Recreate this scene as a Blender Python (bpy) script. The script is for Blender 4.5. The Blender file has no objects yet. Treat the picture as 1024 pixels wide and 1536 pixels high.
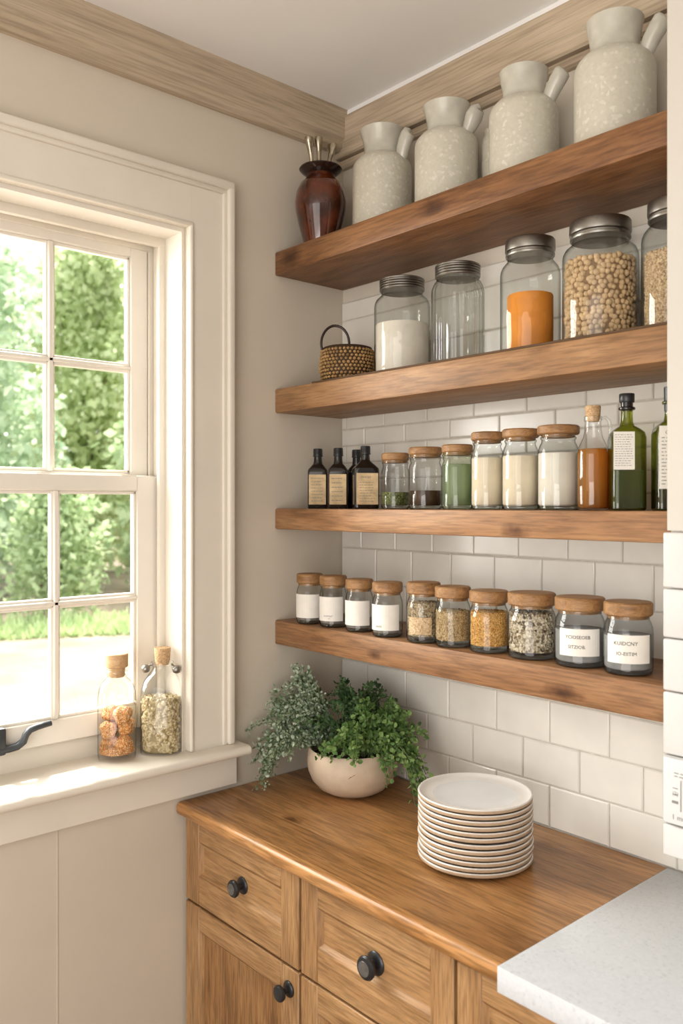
import bpy, bmesh, math, random
from mathutils import Vector, Matrix, Euler
R = math.radians
rnd = random.Random(7)
scene = bpy.context.scene
COL = scene.collection

# ------------------------------------------------------------------ materials
def new_mat(name):
    m = bpy.data.materials.new(name); m.use_nodes = True
    nt = m.node_tree; nt.nodes.clear()
    out = nt.nodes.new('ShaderNodeOutputMaterial')
    return m, nt, out
def N(nt, t, **kw):
    n = nt.nodes.new(t)
    for k, v in kw.items():
        if k in n.inputs: n.inputs[k].default_value = v
        else: setattr(n, k, v)
    return n
def L(nt, a, b): nt.links.new(a, b)
def c4(c): return (c[0], c[1], c[2], 1)
def ramp(nt, fac, stops):
    r = nt.nodes.new('ShaderNodeValToRGB')
    el = r.color_ramp.elements
    while len(el) < len(stops): el.new(0.5)
    for e, (p, c) in zip(el, stops): e.position = p; e.color = c4(c)
    L(nt, fac, r.inputs[0]); return r.outputs[0]
def mapped(nt, scale=(1,1,1), rand=0.0, loc=(0,0,0)):
    tc = nt.nodes.new('ShaderNodeTexCoord'); mp = nt.nodes.new('ShaderNodeMapping')
    mp.inputs['Scale'].default_value = scale
    mp.inputs['Location'].default_value = loc
    if rand:
        oi = nt.nodes.new('ShaderNodeObjectInfo')
        ml = N(nt, 'ShaderNodeMath', operation='MULTIPLY'); ml.inputs[1].default_value = rand
        L(nt, oi.outputs['Random'], ml.inputs[0])
        ad = N(nt, 'ShaderNodeVectorMath', operation='ADD')
        L(nt, tc.outputs['Object'], ad.inputs[0]); L(nt, ml.outputs[0], ad.inputs[1])
        L(nt, ad.outputs[0], mp.inputs[0])
    else: L(nt, tc.outputs['Object'], mp.inputs[0])
    return mp.outputs[0]
def mixc(nt, a, b, fac, mode='MIX'):
    m = nt.nodes.new('ShaderNodeMix'); m.data_type = 'RGBA'; m.blend_type = mode
    for s, v in ((6, a), (7, b)):
        if isinstance(v, tuple): m.inputs[s].default_value = c4(v)
        else: L(nt, v, m.inputs[s])
    if isinstance(fac, (int, float)): m.inputs[0].default_value = fac
    else: L(nt, fac, m.inputs[0])
    return m.outputs[2]
def bump(nt, h, strength, dist=0.01):
    b = nt.nodes.new('ShaderNodeBump'); b.inputs['Strength'].default_value = strength
    b.inputs['Distance'].default_value = dist; L(nt, h, b.inputs['Height']); return b.outputs[0]
def bsdf(nt, out, col, rough=.5, metal=0, nrm=None, spec=None, coat=0):
    p = nt.nodes.new('ShaderNodeBsdfPrincipled')
    if isinstance(col, tuple): p.inputs['Base Color'].default_value = c4(col)
    else: L(nt, col, p.inputs['Base Color'])
    if isinstance(rough, (int, float)): p.inputs['Roughness'].default_value = rough
    else: L(nt, rough, p.inputs['Roughness'])
    p.inputs['Metallic'].default_value = metal
    if spec is not None: p.inputs['Specular IOR Level'].default_value = spec
    if coat: p.inputs['Coat Weight'].default_value = coat; p.inputs['Coat Roughness'].default_value = .08
    if nrm is not None: L(nt, nrm, p.inputs['Normal'])
    L(nt, p.outputs[0], out.inputs[0]); return p

def simple(name, col, rough=.5, metal=0, var=.08, scale=20, bmp=0, spec=None, coat=0):
    m, nt, out = new_mat(name)
    v = mapped(nt)
    n = N(nt, 'ShaderNodeTexNoise', Scale=scale, Detail=4.0); L(nt, v, n.inputs['Vector'])
    lo = tuple(c*(1-var) for c in col); hi = tuple(min(1, c*(1+var)) for c in col)
    cc = ramp(nt, n.outputs['Fac'], [(.3, lo), (.7, hi)])
    bsdf(nt, out, cc, rough, metal, bump(nt, n.outputs['Fac'], bmp) if bmp else None, spec, coat)
    return m

def wood(name, dark, mid, light, axis='X', stretch=1.6, cross=16, rough=.55, fine=.35, boards=0, board_axis='Y', knots=0, rand=3.0, bmp=.15, spots=()):
    m, nt, out = new_mat(name)
    sc = [cross]*3; sc['XYZ'.index(axis)] = stretch
    v = mapped(nt, tuple(sc), rand)
    n1 = N(nt, 'ShaderNodeTexNoise', Scale=1.0, Detail=6.0, Roughness=.6, Distortion=.9); 
    sf = [cross*9]*3; sf['XYZ'.index(axis)] = stretch*4
    vf = mapped(nt, tuple(sf), rand)
    if boards:
        tc = nt.nodes.new('ShaderNodeTexCoord'); sp = nt.nodes.new('ShaderNodeSeparateXYZ'); L(nt, tc.outputs['Object'], sp.inputs[0])
        dv = N(nt, 'ShaderNodeMath', operation='DIVIDE'); L(nt, sp.outputs['XYZ'.index(board_axis)], dv.inputs[0]); dv.inputs[1].default_value = boards
        fl = N(nt, 'ShaderNodeMath', operation='FLOOR'); L(nt, dv.outputs[0], fl.inputs[0])
        wn = N(nt, 'ShaderNodeTexWhiteNoise', noise_dimensions='1D'); L(nt, fl.outputs[0], wn.inputs['W'])
        ad = N(nt, 'ShaderNodeVectorMath', operation='MULTIPLY_ADD'); L(nt, wn.outputs['Color'], ad.inputs[0]); ad.inputs[1].default_value = (9, 9, 9); L(nt, v, ad.inputs[2]); v = ad.outputs[0]
    L(nt, v, n1.inputs['Vector'])
    n2 = N(nt, 'ShaderNodeTexNoise', Scale=1.0, Detail=3.0, Distortion=.2); L(nt, vf, n2.inputs['Vector'])
    col = ramp(nt, n1.outputs['Fac'], [(.25, dark), (.5, mid), (.74, light)])
    g = ramp(nt, n2.outputs['Fac'], [(.38, (1-fine,)*3), (.56, (1, 1, 1))])
    col = mixc(nt, col, g, 1.0, 'MULTIPLY')
    if boards:
        mf = N(nt, 'ShaderNodeMath', operation='MULTIPLY'); L(nt, fl.outputs[0], mf.inputs[0]); mf.inputs[1].default_value = .377
        f2 = N(nt, 'ShaderNodeMath', operation='FRACT'); L(nt, mf.outputs[0], f2.inputs[0])
        bc = ramp(nt, f2.outputs[0], [(0, (.76, .72, .68)), (.5, (1, 1, 1)), (1, (1.2, 1.18, 1.15))])
        col = mixc(nt, col, bc, 1.0, 'MULTIPLY')
        fr = N(nt, 'ShaderNodeMath', operation='FRACT'); L(nt, dv.outputs[0], fr.inputs[0])
        seam = ramp(nt, fr.outputs[0], [(0, (.55, .5, .45)), (.022, (1, 1, 1))])
        col = mixc(nt, col, seam, 1.0, 'MULTIPLY')
    if knots:
        vk = [2.6]*3; vk['XYZ'.index(axis)] = 1.5
        mk = mapped(nt, tuple(vk), rand)
        dn = N(nt, 'ShaderNodeTexNoise', Scale=5.0, Detail=2.0); L(nt, mk, dn.inputs['Vector'])
        av = N(nt, 'ShaderNodeVectorMath', operation='MULTIPLY_ADD'); L(nt, dn.outputs['Color'], av.inputs[0]); av.inputs[1].default_value = (.16, .16, .16); L(nt, mk, av.inputs[2])
        vo = N(nt, 'ShaderNodeTexVoronoi', Scale=knots); L(nt, av.outputs[0], vo.inputs['Vector'])
        kc = ramp(nt, vo.outputs['Distance'], [(0, (.25, .18, .14)), (.05, (.38, .3, .25)), (.12, (1, 1, 1))])
        col = mixc(nt, col, kc, .85, 'MULTIPLY')
    for (pt, rad, asp) in spots:            # single knots at given places in the board
        tk = nt.nodes.new('ShaderNodeTexCoord')
        sb = N(nt, 'ShaderNodeVectorMath', operation='SUBTRACT'); L(nt, tk.outputs['Object'], sb.inputs[0]); sb.inputs[1].default_value = pt
        ml = N(nt, 'ShaderNodeVectorMath', operation='MULTIPLY'); L(nt, sb.outputs[0], ml.inputs[0]); ml.inputs[1].default_value = (1/asp, 1, 1)
        nn = N(nt, 'ShaderNodeTexNoise', Scale=45.0, Detail=3.0); L(nt, tk.outputs['Object'], nn.inputs['Vector'])
        ln = N(nt, 'ShaderNodeVectorMath', operation='LENGTH'); L(nt, ml.outputs[0], ln.inputs[0])
        ma = N(nt, 'ShaderNodeMath', operation='MULTIPLY_ADD'); L(nt, nn.outputs['Fac'], ma.inputs[0]); ma.inputs[1].default_value = rad*1.1; L(nt, ln.outputs['Value'], ma.inputs[2])
        dv2 = N(nt, 'ShaderNodeMath', operation='DIVIDE'); L(nt, ma.outputs[0], dv2.inputs[0]); dv2.inputs[1].default_value = rad*3
        kc = ramp(nt, dv2.outputs[0], [(.22, (.22, .15, .11)), (.42, (.5, .42, .36)), (.75, (1, 1, 1))])
        col = mixc(nt, col, kc, .9, 'MULTIPLY')
    bsdf(nt, out, col, rough, 0, bump(nt, n2.outputs['Fac'], bmp, .004))
    return m

def glass(name, tint=(1, 1, 1), edge=(.62, .68, .66), rough=.02, refl=1.0, ribs=0):
    m, nt, out = new_mat(name)
    lw = N(nt, 'ShaderNodeLayerWeight', Blend=.5)
    tc = ramp(nt, lw.outputs['Facing'], [(.0, tint), (.55, tint), (.97, tuple(a*b for a, b in zip(tint, edge)))])
    tr = nt.nodes.new('ShaderNodeBsdfTransparent'); L(nt, tc, tr.inputs[0])
    gl = N(nt, 'ShaderNodeBsdfGlossy', Roughness=rough)
    pw = N(nt, 'ShaderNodeMath', operation='POWER'); L(nt, lw.outputs['Facing'], pw.inputs[0]); pw.inputs[1].default_value = 4.0
    ma = N(nt, 'ShaderNodeMath', operation='MULTIPLY_ADD'); L(nt, pw.outputs[0], ma.inputs[0]); ma.inputs[1].default_value = .6*refl; ma.inputs[2].default_value = .055*refl
    v = mapped(nt)
    nz = N(nt, 'ShaderNodeTexNoise', Scale=25.0, Detail=1.0); L(nt, v, nz.inputs['Vector'])
    L(nt, bump(nt, nz.outputs['Fac'], .12, .01), gl.inputs['Normal'])
    mx = nt.nodes.new('ShaderNodeMixShader'); L(nt, ma.outputs[0], mx.inputs[0]); L(nt, tr.outputs[0], mx.inputs[1]); L(nt, gl.outputs[0], mx.inputs[2])
    L(nt, mx.outputs[0], out.inputs[0]); return m

def liquid(name, col, alpha=.85):
    """coloured liquid: partly see-through body with a glossy skin"""
    m, nt, out = new_mat(name)
    v = mapped(nt, (30, 30, 4))
    n = N(nt, 'ShaderNodeTexNoise', Scale=1.0, Detail=2.0); L(nt, v, n.inputs['Vector'])
    cc = ramp(nt, n.outputs['Fac'], [(.3, tuple(c*.75 for c in col)), (.7, tuple(min(1, c*1.25) for c in col))])
    p = nt.nodes.new('ShaderNodeBsdfPrincipled'); L(nt, cc, p.inputs['Base Color']); p.inputs['Roughness'].default_value = .15
    tr = nt.nodes.new('ShaderNodeBsdfTransparent'); L(nt, cc, tr.inputs[0])
    mx = nt.nodes.new('ShaderNodeMixShader'); mx.inputs[0].default_value = alpha
    L(nt, tr.outputs[0], mx.inputs[1]); L(nt, p.outputs[0], mx.inputs[2]); L(nt, mx.outputs[0], out.inputs[0]); return m

def speckle(name, stops, scale=120, rough=.8, bmp=.3, rand=5, coat=0):
    m, nt, out = new_mat(name)
    v = mapped(nt, (1, 1, 1), rand)
    vo = N(nt, 'ShaderNodeTexVoronoi', Scale=scale); L(nt, v, vo.inputs['Vector'])
    wn = nt.nodes.new('ShaderNodeSeparateColor'); L(nt, vo.outputs['Color'], wn.inputs[0])
    col = ramp(nt, wn.outputs[0], stops)
    bsdf(nt, out, col, rough, 0, bump(nt, vo.outputs['Distance'], bmp, .004), None, coat); return m

def leaf_mat(name, c1, c2, trans=.35):
    m, nt, out = new_mat(name)
    g = nt.nodes.new('ShaderNodeNewGeometry')
    col = ramp(nt, g.outputs['Random Per Island'], [(0, c1), (1, c2)])
    p = nt.nodes.new('ShaderNodeBsdfPrincipled'); L(nt, col, p.inputs['Base Color']); p.inputs['Roughness'].default_value = .55
    t = nt.nodes.new('ShaderNodeBsdfTranslucent'); L(nt, col, t.inputs[0])
    mx = nt.nodes.new('ShaderNodeMixShader'); mx.inputs[0].default_value = trans
    L(nt, p.outputs[0], mx.inputs[1]); L(nt, t.outputs[0], mx.inputs[2]); L(nt, mx.outputs[0], out.inputs[0]); return m

M = {}
M['wall'] = simple('wall_paint', (.64, .575, .48), .75, var=.03, scale=3, bmp=.02)
M['backpaint'] = simple('back_paint', (.68, .62, .535), .75, var=.03, scale=3, bmp=.02)
M['ceiling'] = simple('ceiling_paint', (.86, .85, .835), .85, var=.02, scale=3)
M['trim'] = simple('trim_paint', (.77, .715, .625), .38, var=.03, scale=6)
M['sash'] = simple('sash_paint', (.80, .75, .67), .35, var=.03, scale=6)
M['pier'] = simple('pier_paint', (.57, .54, .485), .6, var=.02, scale=3)
M['crown'] = wood('limewashed_wood', (.42, .33, .235), (.56, .45, .33), (.63, .53, .40), 'X', 1.4, 18, .7, .22)
M['crown_y'] = wood('limewashed_wood_side', (.42, .33, .235), (.53, .43, .315), (.59, .49, .37), 'Y', 1.4, 18, .7, .2)
M['tile'] = simple('glazed_tile', (.78, .75, .69), .2, var=.05, scale=9, bmp=.04)
M['piertile'] = simple('pier_tile_glaze', (.62, .61, .59), .22, var=.04, scale=9)
M['grout'] = simple('grout', (.58, .54, .48), .9, var=.1, scale=60)
M['shelf1'] = wood('shelf_wood_top', (.13, .055, .021), (.24, .112, .045), (.34, .175, .076), 'X', 3.2, 20, .5, .32, spots=[((.075, -.269, -.03), .020, 1.6), ((.62, -.269, -.03), .014, 2.4)])
M['shelf2'] = wood('shelf_wood_second', (.21, .105, .045), (.34, .185, .084), (.45, .265, .132), 'X', 3.2, 20, .5, .28)
M['shelf3'] = wood('shelf_wood_third', (.22, .106, .046), (.35, .185, .086), (.46, .265, .130), 'X', 3.2, 20, .5, .28, spots=[((.86, -.269, -.045), .012, 2.2)])
M['shelf4'] = wood('shelf_wood_lowest', (.17, .080, .034), (.30, .152, .068), (.41, .23, .108), 'X', 3.2, 20, .5, .30, spots=[((.42, -.269, -.045), .010, 1.8), ((.98, -.269, -.05), .014, 2.4)])
M['counter'] = wood('counter_wood', (.27, .128, .043), (.42, .215, .080), (.53, .295, .125), 'X', 3.0, 18, .32, .36, boards=.115, board_axis='Y', spots=[((.304, -.444, .03), .0125, 1.9), ((.62, -.19, .03), .010, 2.2), ((.19, -.12, .03), .013, 2.0)])
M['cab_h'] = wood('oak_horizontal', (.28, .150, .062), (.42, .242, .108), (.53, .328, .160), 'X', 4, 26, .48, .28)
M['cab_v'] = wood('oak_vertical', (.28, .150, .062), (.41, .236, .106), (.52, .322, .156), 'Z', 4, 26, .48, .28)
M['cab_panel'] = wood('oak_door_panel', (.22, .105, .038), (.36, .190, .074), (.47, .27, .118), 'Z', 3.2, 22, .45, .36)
M['cab_in'] = simple('cabinet_shadow_gap', (.10, .055, .025), .8)
M['lidwood'] = wood('lid_wood', (.21, .105, .040), (.36, .195, .080), (.47, .275, .125), 'X', 6, 60, .5, .25)
M['cork'] = speckle('cork', [(0, (.42, .26, .13)), (.5, (.56, .37, .20)), (1, (.66, .47, .28))], 380, .85)
M['stopper'] = wood('stopper_wood', (.50, .31, .15), (.62, .40, .21), (.70, .48, .27), 'X', 8, 70, .55, .18)
M['black'] = simple('black_metal', (.022, .022, .024), .35, var=.2, spec=.6)
M['knobface'] = simple('knob_face', (.25, .25, .25), .35, .8, var=.2, scale=60)
M['iron'] = simple('dark_iron', (.075, .08, .085), .45, .5, var=.2)
M['pewter'] = simple('pewter_lid', (.30, .28, .25), .38, 1.0, var=.15, scale=40)
M['silver'] = simple('tarnished_silver', (.50, .45, .36), .25, 1.0, var=.3, scale=60)
M['brass'] = simple('aged_brass', (.42, .30, .12), .35, 1.0, var=.25, scale=50)
M['quartz'] = speckle('white_quartz', [(0, (.53, .55, .57)), (.08, (.58, .60, .62)), (1, (.62, .64, .66))], 210, .22, .0)
M['plate'] = simple('plate_glaze', (.75, .715, .67), .3, var=.03, scale=12)
M['plate_top'] = simple('plate_well', (.70, .70, .69), .25, var=.03, scale=12)
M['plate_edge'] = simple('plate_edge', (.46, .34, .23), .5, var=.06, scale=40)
M['paper'] = simple('label_paper', (.80, .77, .71), .8, var=.03, scale=40)
M['oldpaper'] = simple('aged_paper', (.62, .47, .28), .8, var=.22, scale=35)
M['ink'] = simple('ink', (.05, .045, .04), .7)
M['greyink'] = simple('grey_ink', (.22, .21, .20), .7)
M['glass'] = glass('clear_glass', (.915, .925, .915), (.34, .37, .35))
M['ribglass'] = glass('ribbed_glass', (.84, .85, .83), (.25, .27, .25), .04, 1.5)
M['thin_glass'] = glass('bottle_glass', (.985, .99, .985), (.50, .55, .54), .02, 1.2)
M['blueglass'] = glass('blue_grey_glass', (.86, .885, .90), (.42, .46, .48))
M['window_glass'] = glass('window_pane', (.99, 1, .995), (.95, .97, .96), 0, .5)
M['greenglass'] = glass('green_glass', (.52, .55, .17), (.08, .10, .02), .03, 1.2)
M['palegreen'] = glass('pale_green_glass', (.86, .90, .82), (.35, .42, .30))
M['darkglass'] = simple('black_brown_glass', (.018, .013, .010), .12, var=.3, spec=.6)
M['flour'] = simple('flour', (.78, .72, .63), .95, var=.06, scale=30, bmp=.15)
M['cream'] = simple('cream_powder', (.76, .66, .50), .9, var=.07, scale=16, bmp=.1)
M['white_rice'] = simple('white_powder', (.75, .70, .61), .9, var=.07, scale=16, bmp=.1)
M['turmeric'] = simple('orange_powder', (.72, .27, .022), .8, var=.10, scale=30, bmp=.15)
M['amber'] = liquid('amber_oil', (.64, .30, .045), .35)
M['darkliq'] = liquid('dark_vinegar', (.07, .035, .015), .9)
M['greenliq'] = liquid('green_liquid', (.46, .53, .37), .4)
M['oliveoil'] = liquid('olive_liquid', (.36, .40, .06), .35)
M['chick'] = simple('chickpea', (.60, .43, .25), .7, var=.18, scale=45)
M['chickcore'] = simple('chickpea_core', (.24, .145, .07), .9)
M['grain'] = speckle('grain', [(0, (.40, .27, .15)), (.5, (.56, .41, .25)), (1, (.66, .52, .34))], 300, .8)
M['herbs'] = speckle('dried_herb', [(0, (.04, .05, .015)), (.5, (.13, .15, .04)), (1, (.25, .27, .08))], 260, .85)
M['seed'] = speckle('seed_mix', [(0, (.13, .09, .05)), (.3, (.36, .26, .15)), (.6, (.50, .39, .24)), (1, (.62, .52, .36))], 260, .8)
M['seedtan'] = speckle('tan_seed', [(0, (.24, .15, .06)), (.35, (.47, .33, .16)), (1, (.60, .46, .27))], 260, .8)
M['orange_seed'] = speckle('orange_granule', [(0, (.40, .20, .05)), (.4, (.66, .36, .09)), (1, (.76, .50, .19))], 300, .8)
M['beans'] = speckle('bean_mix', [(0, (.10, .07, .04)), (.25, (.33, .25, .16)), (.5, (.58, .50, .37)), (1, (.70, .63, .50))], 170, .7)
M['greystuff'] = simple('grey_grounds', (.22, .20, .18), .9, var=.2, scale=70, bmp=.2)
M['ash'] = simple('pale_grey_powder', (.34, .33, .31), .9, var=.2, scale=30, bmp=.2)
M['bloom'] = speckle('dried_bloom', [(0, (.33, .24, .11)), (.4, (.55, .44, .25)), (1, (.74, .65, .44))], 220, .9, .6)
M['bloomcore'] = simple('blossom_core', (.34, .26, .13), .9)
M['brittle'] = speckle('candied_crumb', [(0, (.52, .20, .06)), (.45, (.72, .33, .10)), (.8, (.82, .47, .20)), (1, (.88, .66, .44))], 300, .6, .9)
M['stone'] = speckle('mottled_stoneware', [(0, (.535, .505, .42)), (.5, (.555, .525, .44)), (.86, (.575, .54, .455)), (1, (.65, .62, .54))], 150, .3, .05, 5, .5)
M['stoneneck'] = simple('smooth_stoneware', (.53, .51, .44), .25, var=.12, scale=25, coat=.5)
M['redglaze'] = simple('oxblood_glaze', (.085, .017, .004), .08, var=.9, scale=14, coat=.8)
M['redrim'] = simple('dark_rim_glaze', (.025, .010, .006), .15, var=.3)
M['basket'] = simple('basket_weave', (.05, .026, .010), .7)
M['bead'] = simple('basket_bead', (.36, .22, .085), .4, var=.35, scale=50)
M['bowl'] = simple('bowl_stoneware', (.57, .465, .355), .6, var=.16, scale=14, bmp=.06)
M['soil'] = simple('soil', (.045, .03, .02), .95, var=.4, scale=60, bmp=.5)
M['stem'] = simple('stem', (.13, .17, .07), .7)
M['dusty'] = leaf_mat('dusty_leaf', (.14, .23, .10), (.62, .69, .56), .3)
M['darkleaf'] = leaf_mat('dark_leaf', (.035, .09, .03), (.13, .22, .085), .25)
M['freshleaf'] = leaf_mat('fresh_leaf', (.10, .21, .055), (.32, .46, .16), .35)
M['tree1'] = leaf_mat('tree_leaf', (.52, .62, .34), (.84, .90, .64), .6)
M['tree2'] = leaf_mat('tree_leaf_dark', (.38, .50, .28), (.70, .80, .54), .58)
M['tree3'] = leaf_mat('tree_leaf_blue', (.48, .62, .44), (.80, .88, .70), .6)
M['bark'] = simple('bark', (.20, .15, .10), .9, bmp=.5)
M['sand'] = simple('sandy_ground', (.30, .235, .18), .95, var=.3, scale=1.2)
M['grass'] = leaf_mat('grass_blade', (.42, .55, .27), (.68, .76, .46), .4)
M['floor'] = wood('floor_boards', (.20, .11, .05), (.33, .19, .09), (.42, .26, .13), 'Y', 1.5, 14, .45, .3, boards=.14, board_axis='X')
M['plastic'] = simple('plate_plastic', (.64, .64, .63), .35, var=.02)

# ------------------------------------------------------------------ mesh builder
class MB:
    def __init__(s): s.v = []; s.f = []; s.m = []
    def add(s, vs, fs, mi=0, mat=None):
        b = len(s.v)
        if mat is not None: vs = [mat @ Vector(v) for v in vs]
        s.v += [tuple(v) for v in vs]; s.f += [tuple(b+i for i in f) for f in fs]; s.m += [mi]*len(fs)
        return s
    def box(s, lo, hi, ch=0, mi=0, seg=1, mat=None):
        bm = bmesh.new(); bmesh.ops.create_cube(bm, size=1)
        for v in bm.verts:
            v.co = Vector([lo[i]+(v.co[i]+.5)*(hi[i]-lo[i]) for i in range(3)])
        if ch: bmesh.ops.bevel(bm, geom=bm.edges[:], offset=ch, segments=seg, profile=.5, affect='EDGES')
        bm.verts.index_update()
        s.add([v.co.copy() for v in bm.verts], [[v.index for v in f.verts] for f in bm.faces], mi, mat); bm.free(); return s
    def lathe(s, prof, seg=40, mi=0, cap0=True, cap1=True, sx=1, sy=1, n=2, mat=None, ribs=0, ribamp=0):
        vs = []; fs = []
        for p in prof:
            r, z = p[0], p[1]; nn = p[2] if len(p) > 2 else n
            for i in range(seg):
                t = 2*math.pi*(i+.5)/seg; c, q = math.cos(t), math.sin(t)
                rr = r*(1+ribamp*math.cos(ribs*t)) if ribs else r
                if nn != 2:
                    c = math.copysign(abs(c)**(2/nn), c); q = math.copysign(abs(q)**(2/nn), q)
                vs.append((rr*c*sx, rr*q*sy, z))
        k = len(prof)
        for j in range(k-1):
            for i in range(seg):
                a = j*seg+i; b = j*seg+(i+1) % seg
                fs.append((a, b, b+seg, a+seg))
        if cap0: fs.append(tuple(reversed(range(seg))))
        if cap1: fs.append(tuple((k-1)*seg+i for i in range(seg)))
        return s.add(vs, fs, mi, mat)
    def tube(s, pts, rad, seg=8, mi=0, flat=1.0, closed=False):
        pts = [Vector(p) for p in pts]; k = len(pts); vs = []; fs = []
        rads = rad if isinstance(rad, (list, tuple)) else [rad]*k
        up = Vector((0, 0, 1)); prev = None
        for i, p in enumerate(pts):
            if closed: d = pts[(i+1) % k]-pts[i-1]
            else: d = pts[min(i+1, k-1)]-pts[max(i-1, 0)]
            d.normalize()
            if prev is None: a = d.cross(up if abs(d.z) < .95 else Vector((1, 0, 0)))
            else: a = prev-d*prev.dot(d)
            a.normalize(); prev = a; b = d.cross(a)
            for q in range(seg):
                t = 2*math.pi*q/seg
                vs.append(p+(a*math.cos(t)+b*math.sin(t)*flat)*rads[i])
        for j in range(k if closed else k-1):
            for q in range(seg):
                a0 = j*seg+q; b0 = j*seg+(q+1) % seg; o = ((j+1) % k)*seg
                fs.append((a0, b0, o+(q+1) % seg, o+q))
        if not closed:
            fs.append(tuple(reversed(range(seg)))); fs.append(tuple((k-1)*seg+q for q in range(seg)))
        return s.add(vs, fs, mi)
    def ball(s, c, r, sub=2, mi=0, sc=(1, 1, 1), rot=None, jit=0):
        key = sub
        if key not in _ICO:
            bm = bmesh.new(); bmesh.ops.create_icosphere(bm, subdivisions=sub, radius=1); bm.verts.index_update()
            _ICO[key] = ([v.co.copy() for v in bm.verts], [[v.index for v in f.verts] for f in bm.faces]); bm.free()
        vs, fs = _ICO[key]
        m = Matrix.Translation(c) @ (rot.to_matrix().to_4x4() if rot else Matrix.Identity(4)) @ Matrix.Diagonal((r*sc[0], r*sc[1], r*sc[2], 1))
        if jit: vs = [v*(1+rnd.uniform(-jit, jit)) for v in vs]
        return s.add(vs, fs, mi, m)
    def extrude(s, prof, a, b, axis='y', mi=0):
        """prof: list of 2D points; swept along axis from a to b. y: (x,z) ; x: (y,z)"""
        k = len(prof)
        f = (lambda p, t: (p[0], t, p[1])) if axis == 'y' else (lambda p, t: (t, p[0], p[1])) if axis == 'x' else (lambda p, t: (p[0], p[1], t))
        vs = [f(p, a) for p in prof]+[f(p, b) for p in prof]
        fs = [(i, (i+1) % k, k+(i+1) % k, k+i) for i in range(k)]+[tuple(reversed(range(k))), tuple(range(k, 2*k))]
        return s.add(vs, fs, mi)
    def obj(s, name, mats, parent=None, smooth=35, loc=None):
        me = bpy.data.meshes.new(name); me.from_pydata(s.v, [], s.f)
        if not isinstance(mats, (list, tuple)): mats = [mats]
        for m in mats: me.materials.append(m)
        if len(mats) > 1: me.polygons.foreach_set('material_index', s.m)
        bm = bmesh.new(); bm.from_mesh(me); bmesh.ops.recalc_face_normals(bm, faces=bm.faces[:]); bm.to_mesh(me); bm.free()
        if smooth:
            me.polygons.foreach_set('use_smooth', [True]*len(me.polygons))
            me.set_sharp_from_angle(angle=R(smooth))
        o = bpy.data.objects.new(name, me); COL.objects.link(o)
        if parent: o.parent = parent
        if loc: o.location = loc
        return o
_ICO = {}

def thing(name, label, cat, loc=(0, 0, 0), rz=0, group=None):
    o = bpy.data.objects.new(name, None); COL.objects.link(o)
    o.empty_display_size = .03
    o.location = loc; o.rotation_euler = (0, 0, R(rz)); o['label'] = label; o['category'] = cat
    if group: o['group'] = group
    return o
def tag(o, label, cat, group=None, kind=None):
    o['label'] = label; o['category'] = cat
    if group: o['group'] = group
    if kind: o['kind'] = kind
    return o
def struct(mb, name, mats, label, cat, smooth=35, parent=None):
    o = mb.obj(name, mats, parent, smooth)
    if parent is None: tag(o, label, cat, kind='structure')
    return o

def text_shape(s, size, mb, radius=None, ang=0, z=0, lift=.0005, mi=0, y=None, shear=0):
    """lettering as flat mesh in the xz plane facing -y, optionally wrapped round a cylinder"""
    cu = bpy.data.curves.new('lettering', 'FONT'); cu.body = s; cu.size = size; cu.align_x = 'CENTER'; cu.resolution_u = 2; cu.shear = shear
    to = bpy.data.objects.new('lettering', cu); COL.objects.link(to)
    dg = bpy.context.evaluated_depsgraph_get(); me = bpy.data.meshes.new_from_object(to.evaluated_get(dg))
    vs = []
    for v in me.vertices:
        if radius:
            a = R(ang)+v.co.x/radius; rr = radius+lift
            vs.append((rr*math.sin(a), -rr*math.cos(a), z+v.co.y))
        else: vs.append((v.co.x+ang, (y or 0)-lift, z+v.co.y))
    mb.add(vs, [tuple(p.vertices) for p in me.polygons], mi)
    bpy.data.objects.remove(to); bpy.data.curves.remove(cu); bpy.data.meshes.remove(me)

def curved_patch(mb, rad, a0, a1, z0, z1, seg=14, mi=0):
    vs = []; fs = []
    for i in range(seg+1):
        a = R(a0+(a1-a0)*i/seg)
        vs += [(rad*math.sin(a), -rad*math.cos(a), z0), (rad*math.sin(a), -rad*math.cos(a), z1)]
    for i in range(seg): fs.append((2*i, 2*i+2, 2*i+3, 2*i+1))
    mb.add(vs, fs, mi)
def print_rows(mb, w, z0, z1, rows, y=0, rad=None, mi=0, seed=1, thick=.3, x0=None, ang=0):
    """rows of tiny illegible print, as short dashes"""
    rr = random.Random(seed); pitch = (z1-z0)/rows
    for k in range(rows):
        z = z1-pitch*(k+.5); x = -w/2; end = w/2*(1-rr.random()*.35)
        while x < end:
            l = min(rr.uniform(.06, .2)*w, end-x)
            if l < .01*w: break
            h = pitch*thick
            if rad:
                a, b = R(ang)+x/rad, R(ang)+(x+l)/rad
                q = [(rad*math.sin(a), -rad*math.cos(a)), (rad*math.sin(b), -rad*math.cos(b))]
            else: q = [(x, y), (x+l, y)]
            mb.add([(*q[0], z-h/2), (*q[1], z-h/2), (*q[1], z+h/2), (*q[0], z+h/2)], [(0, 1, 2, 3)], mi)
            x += l+.05*w

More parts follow.
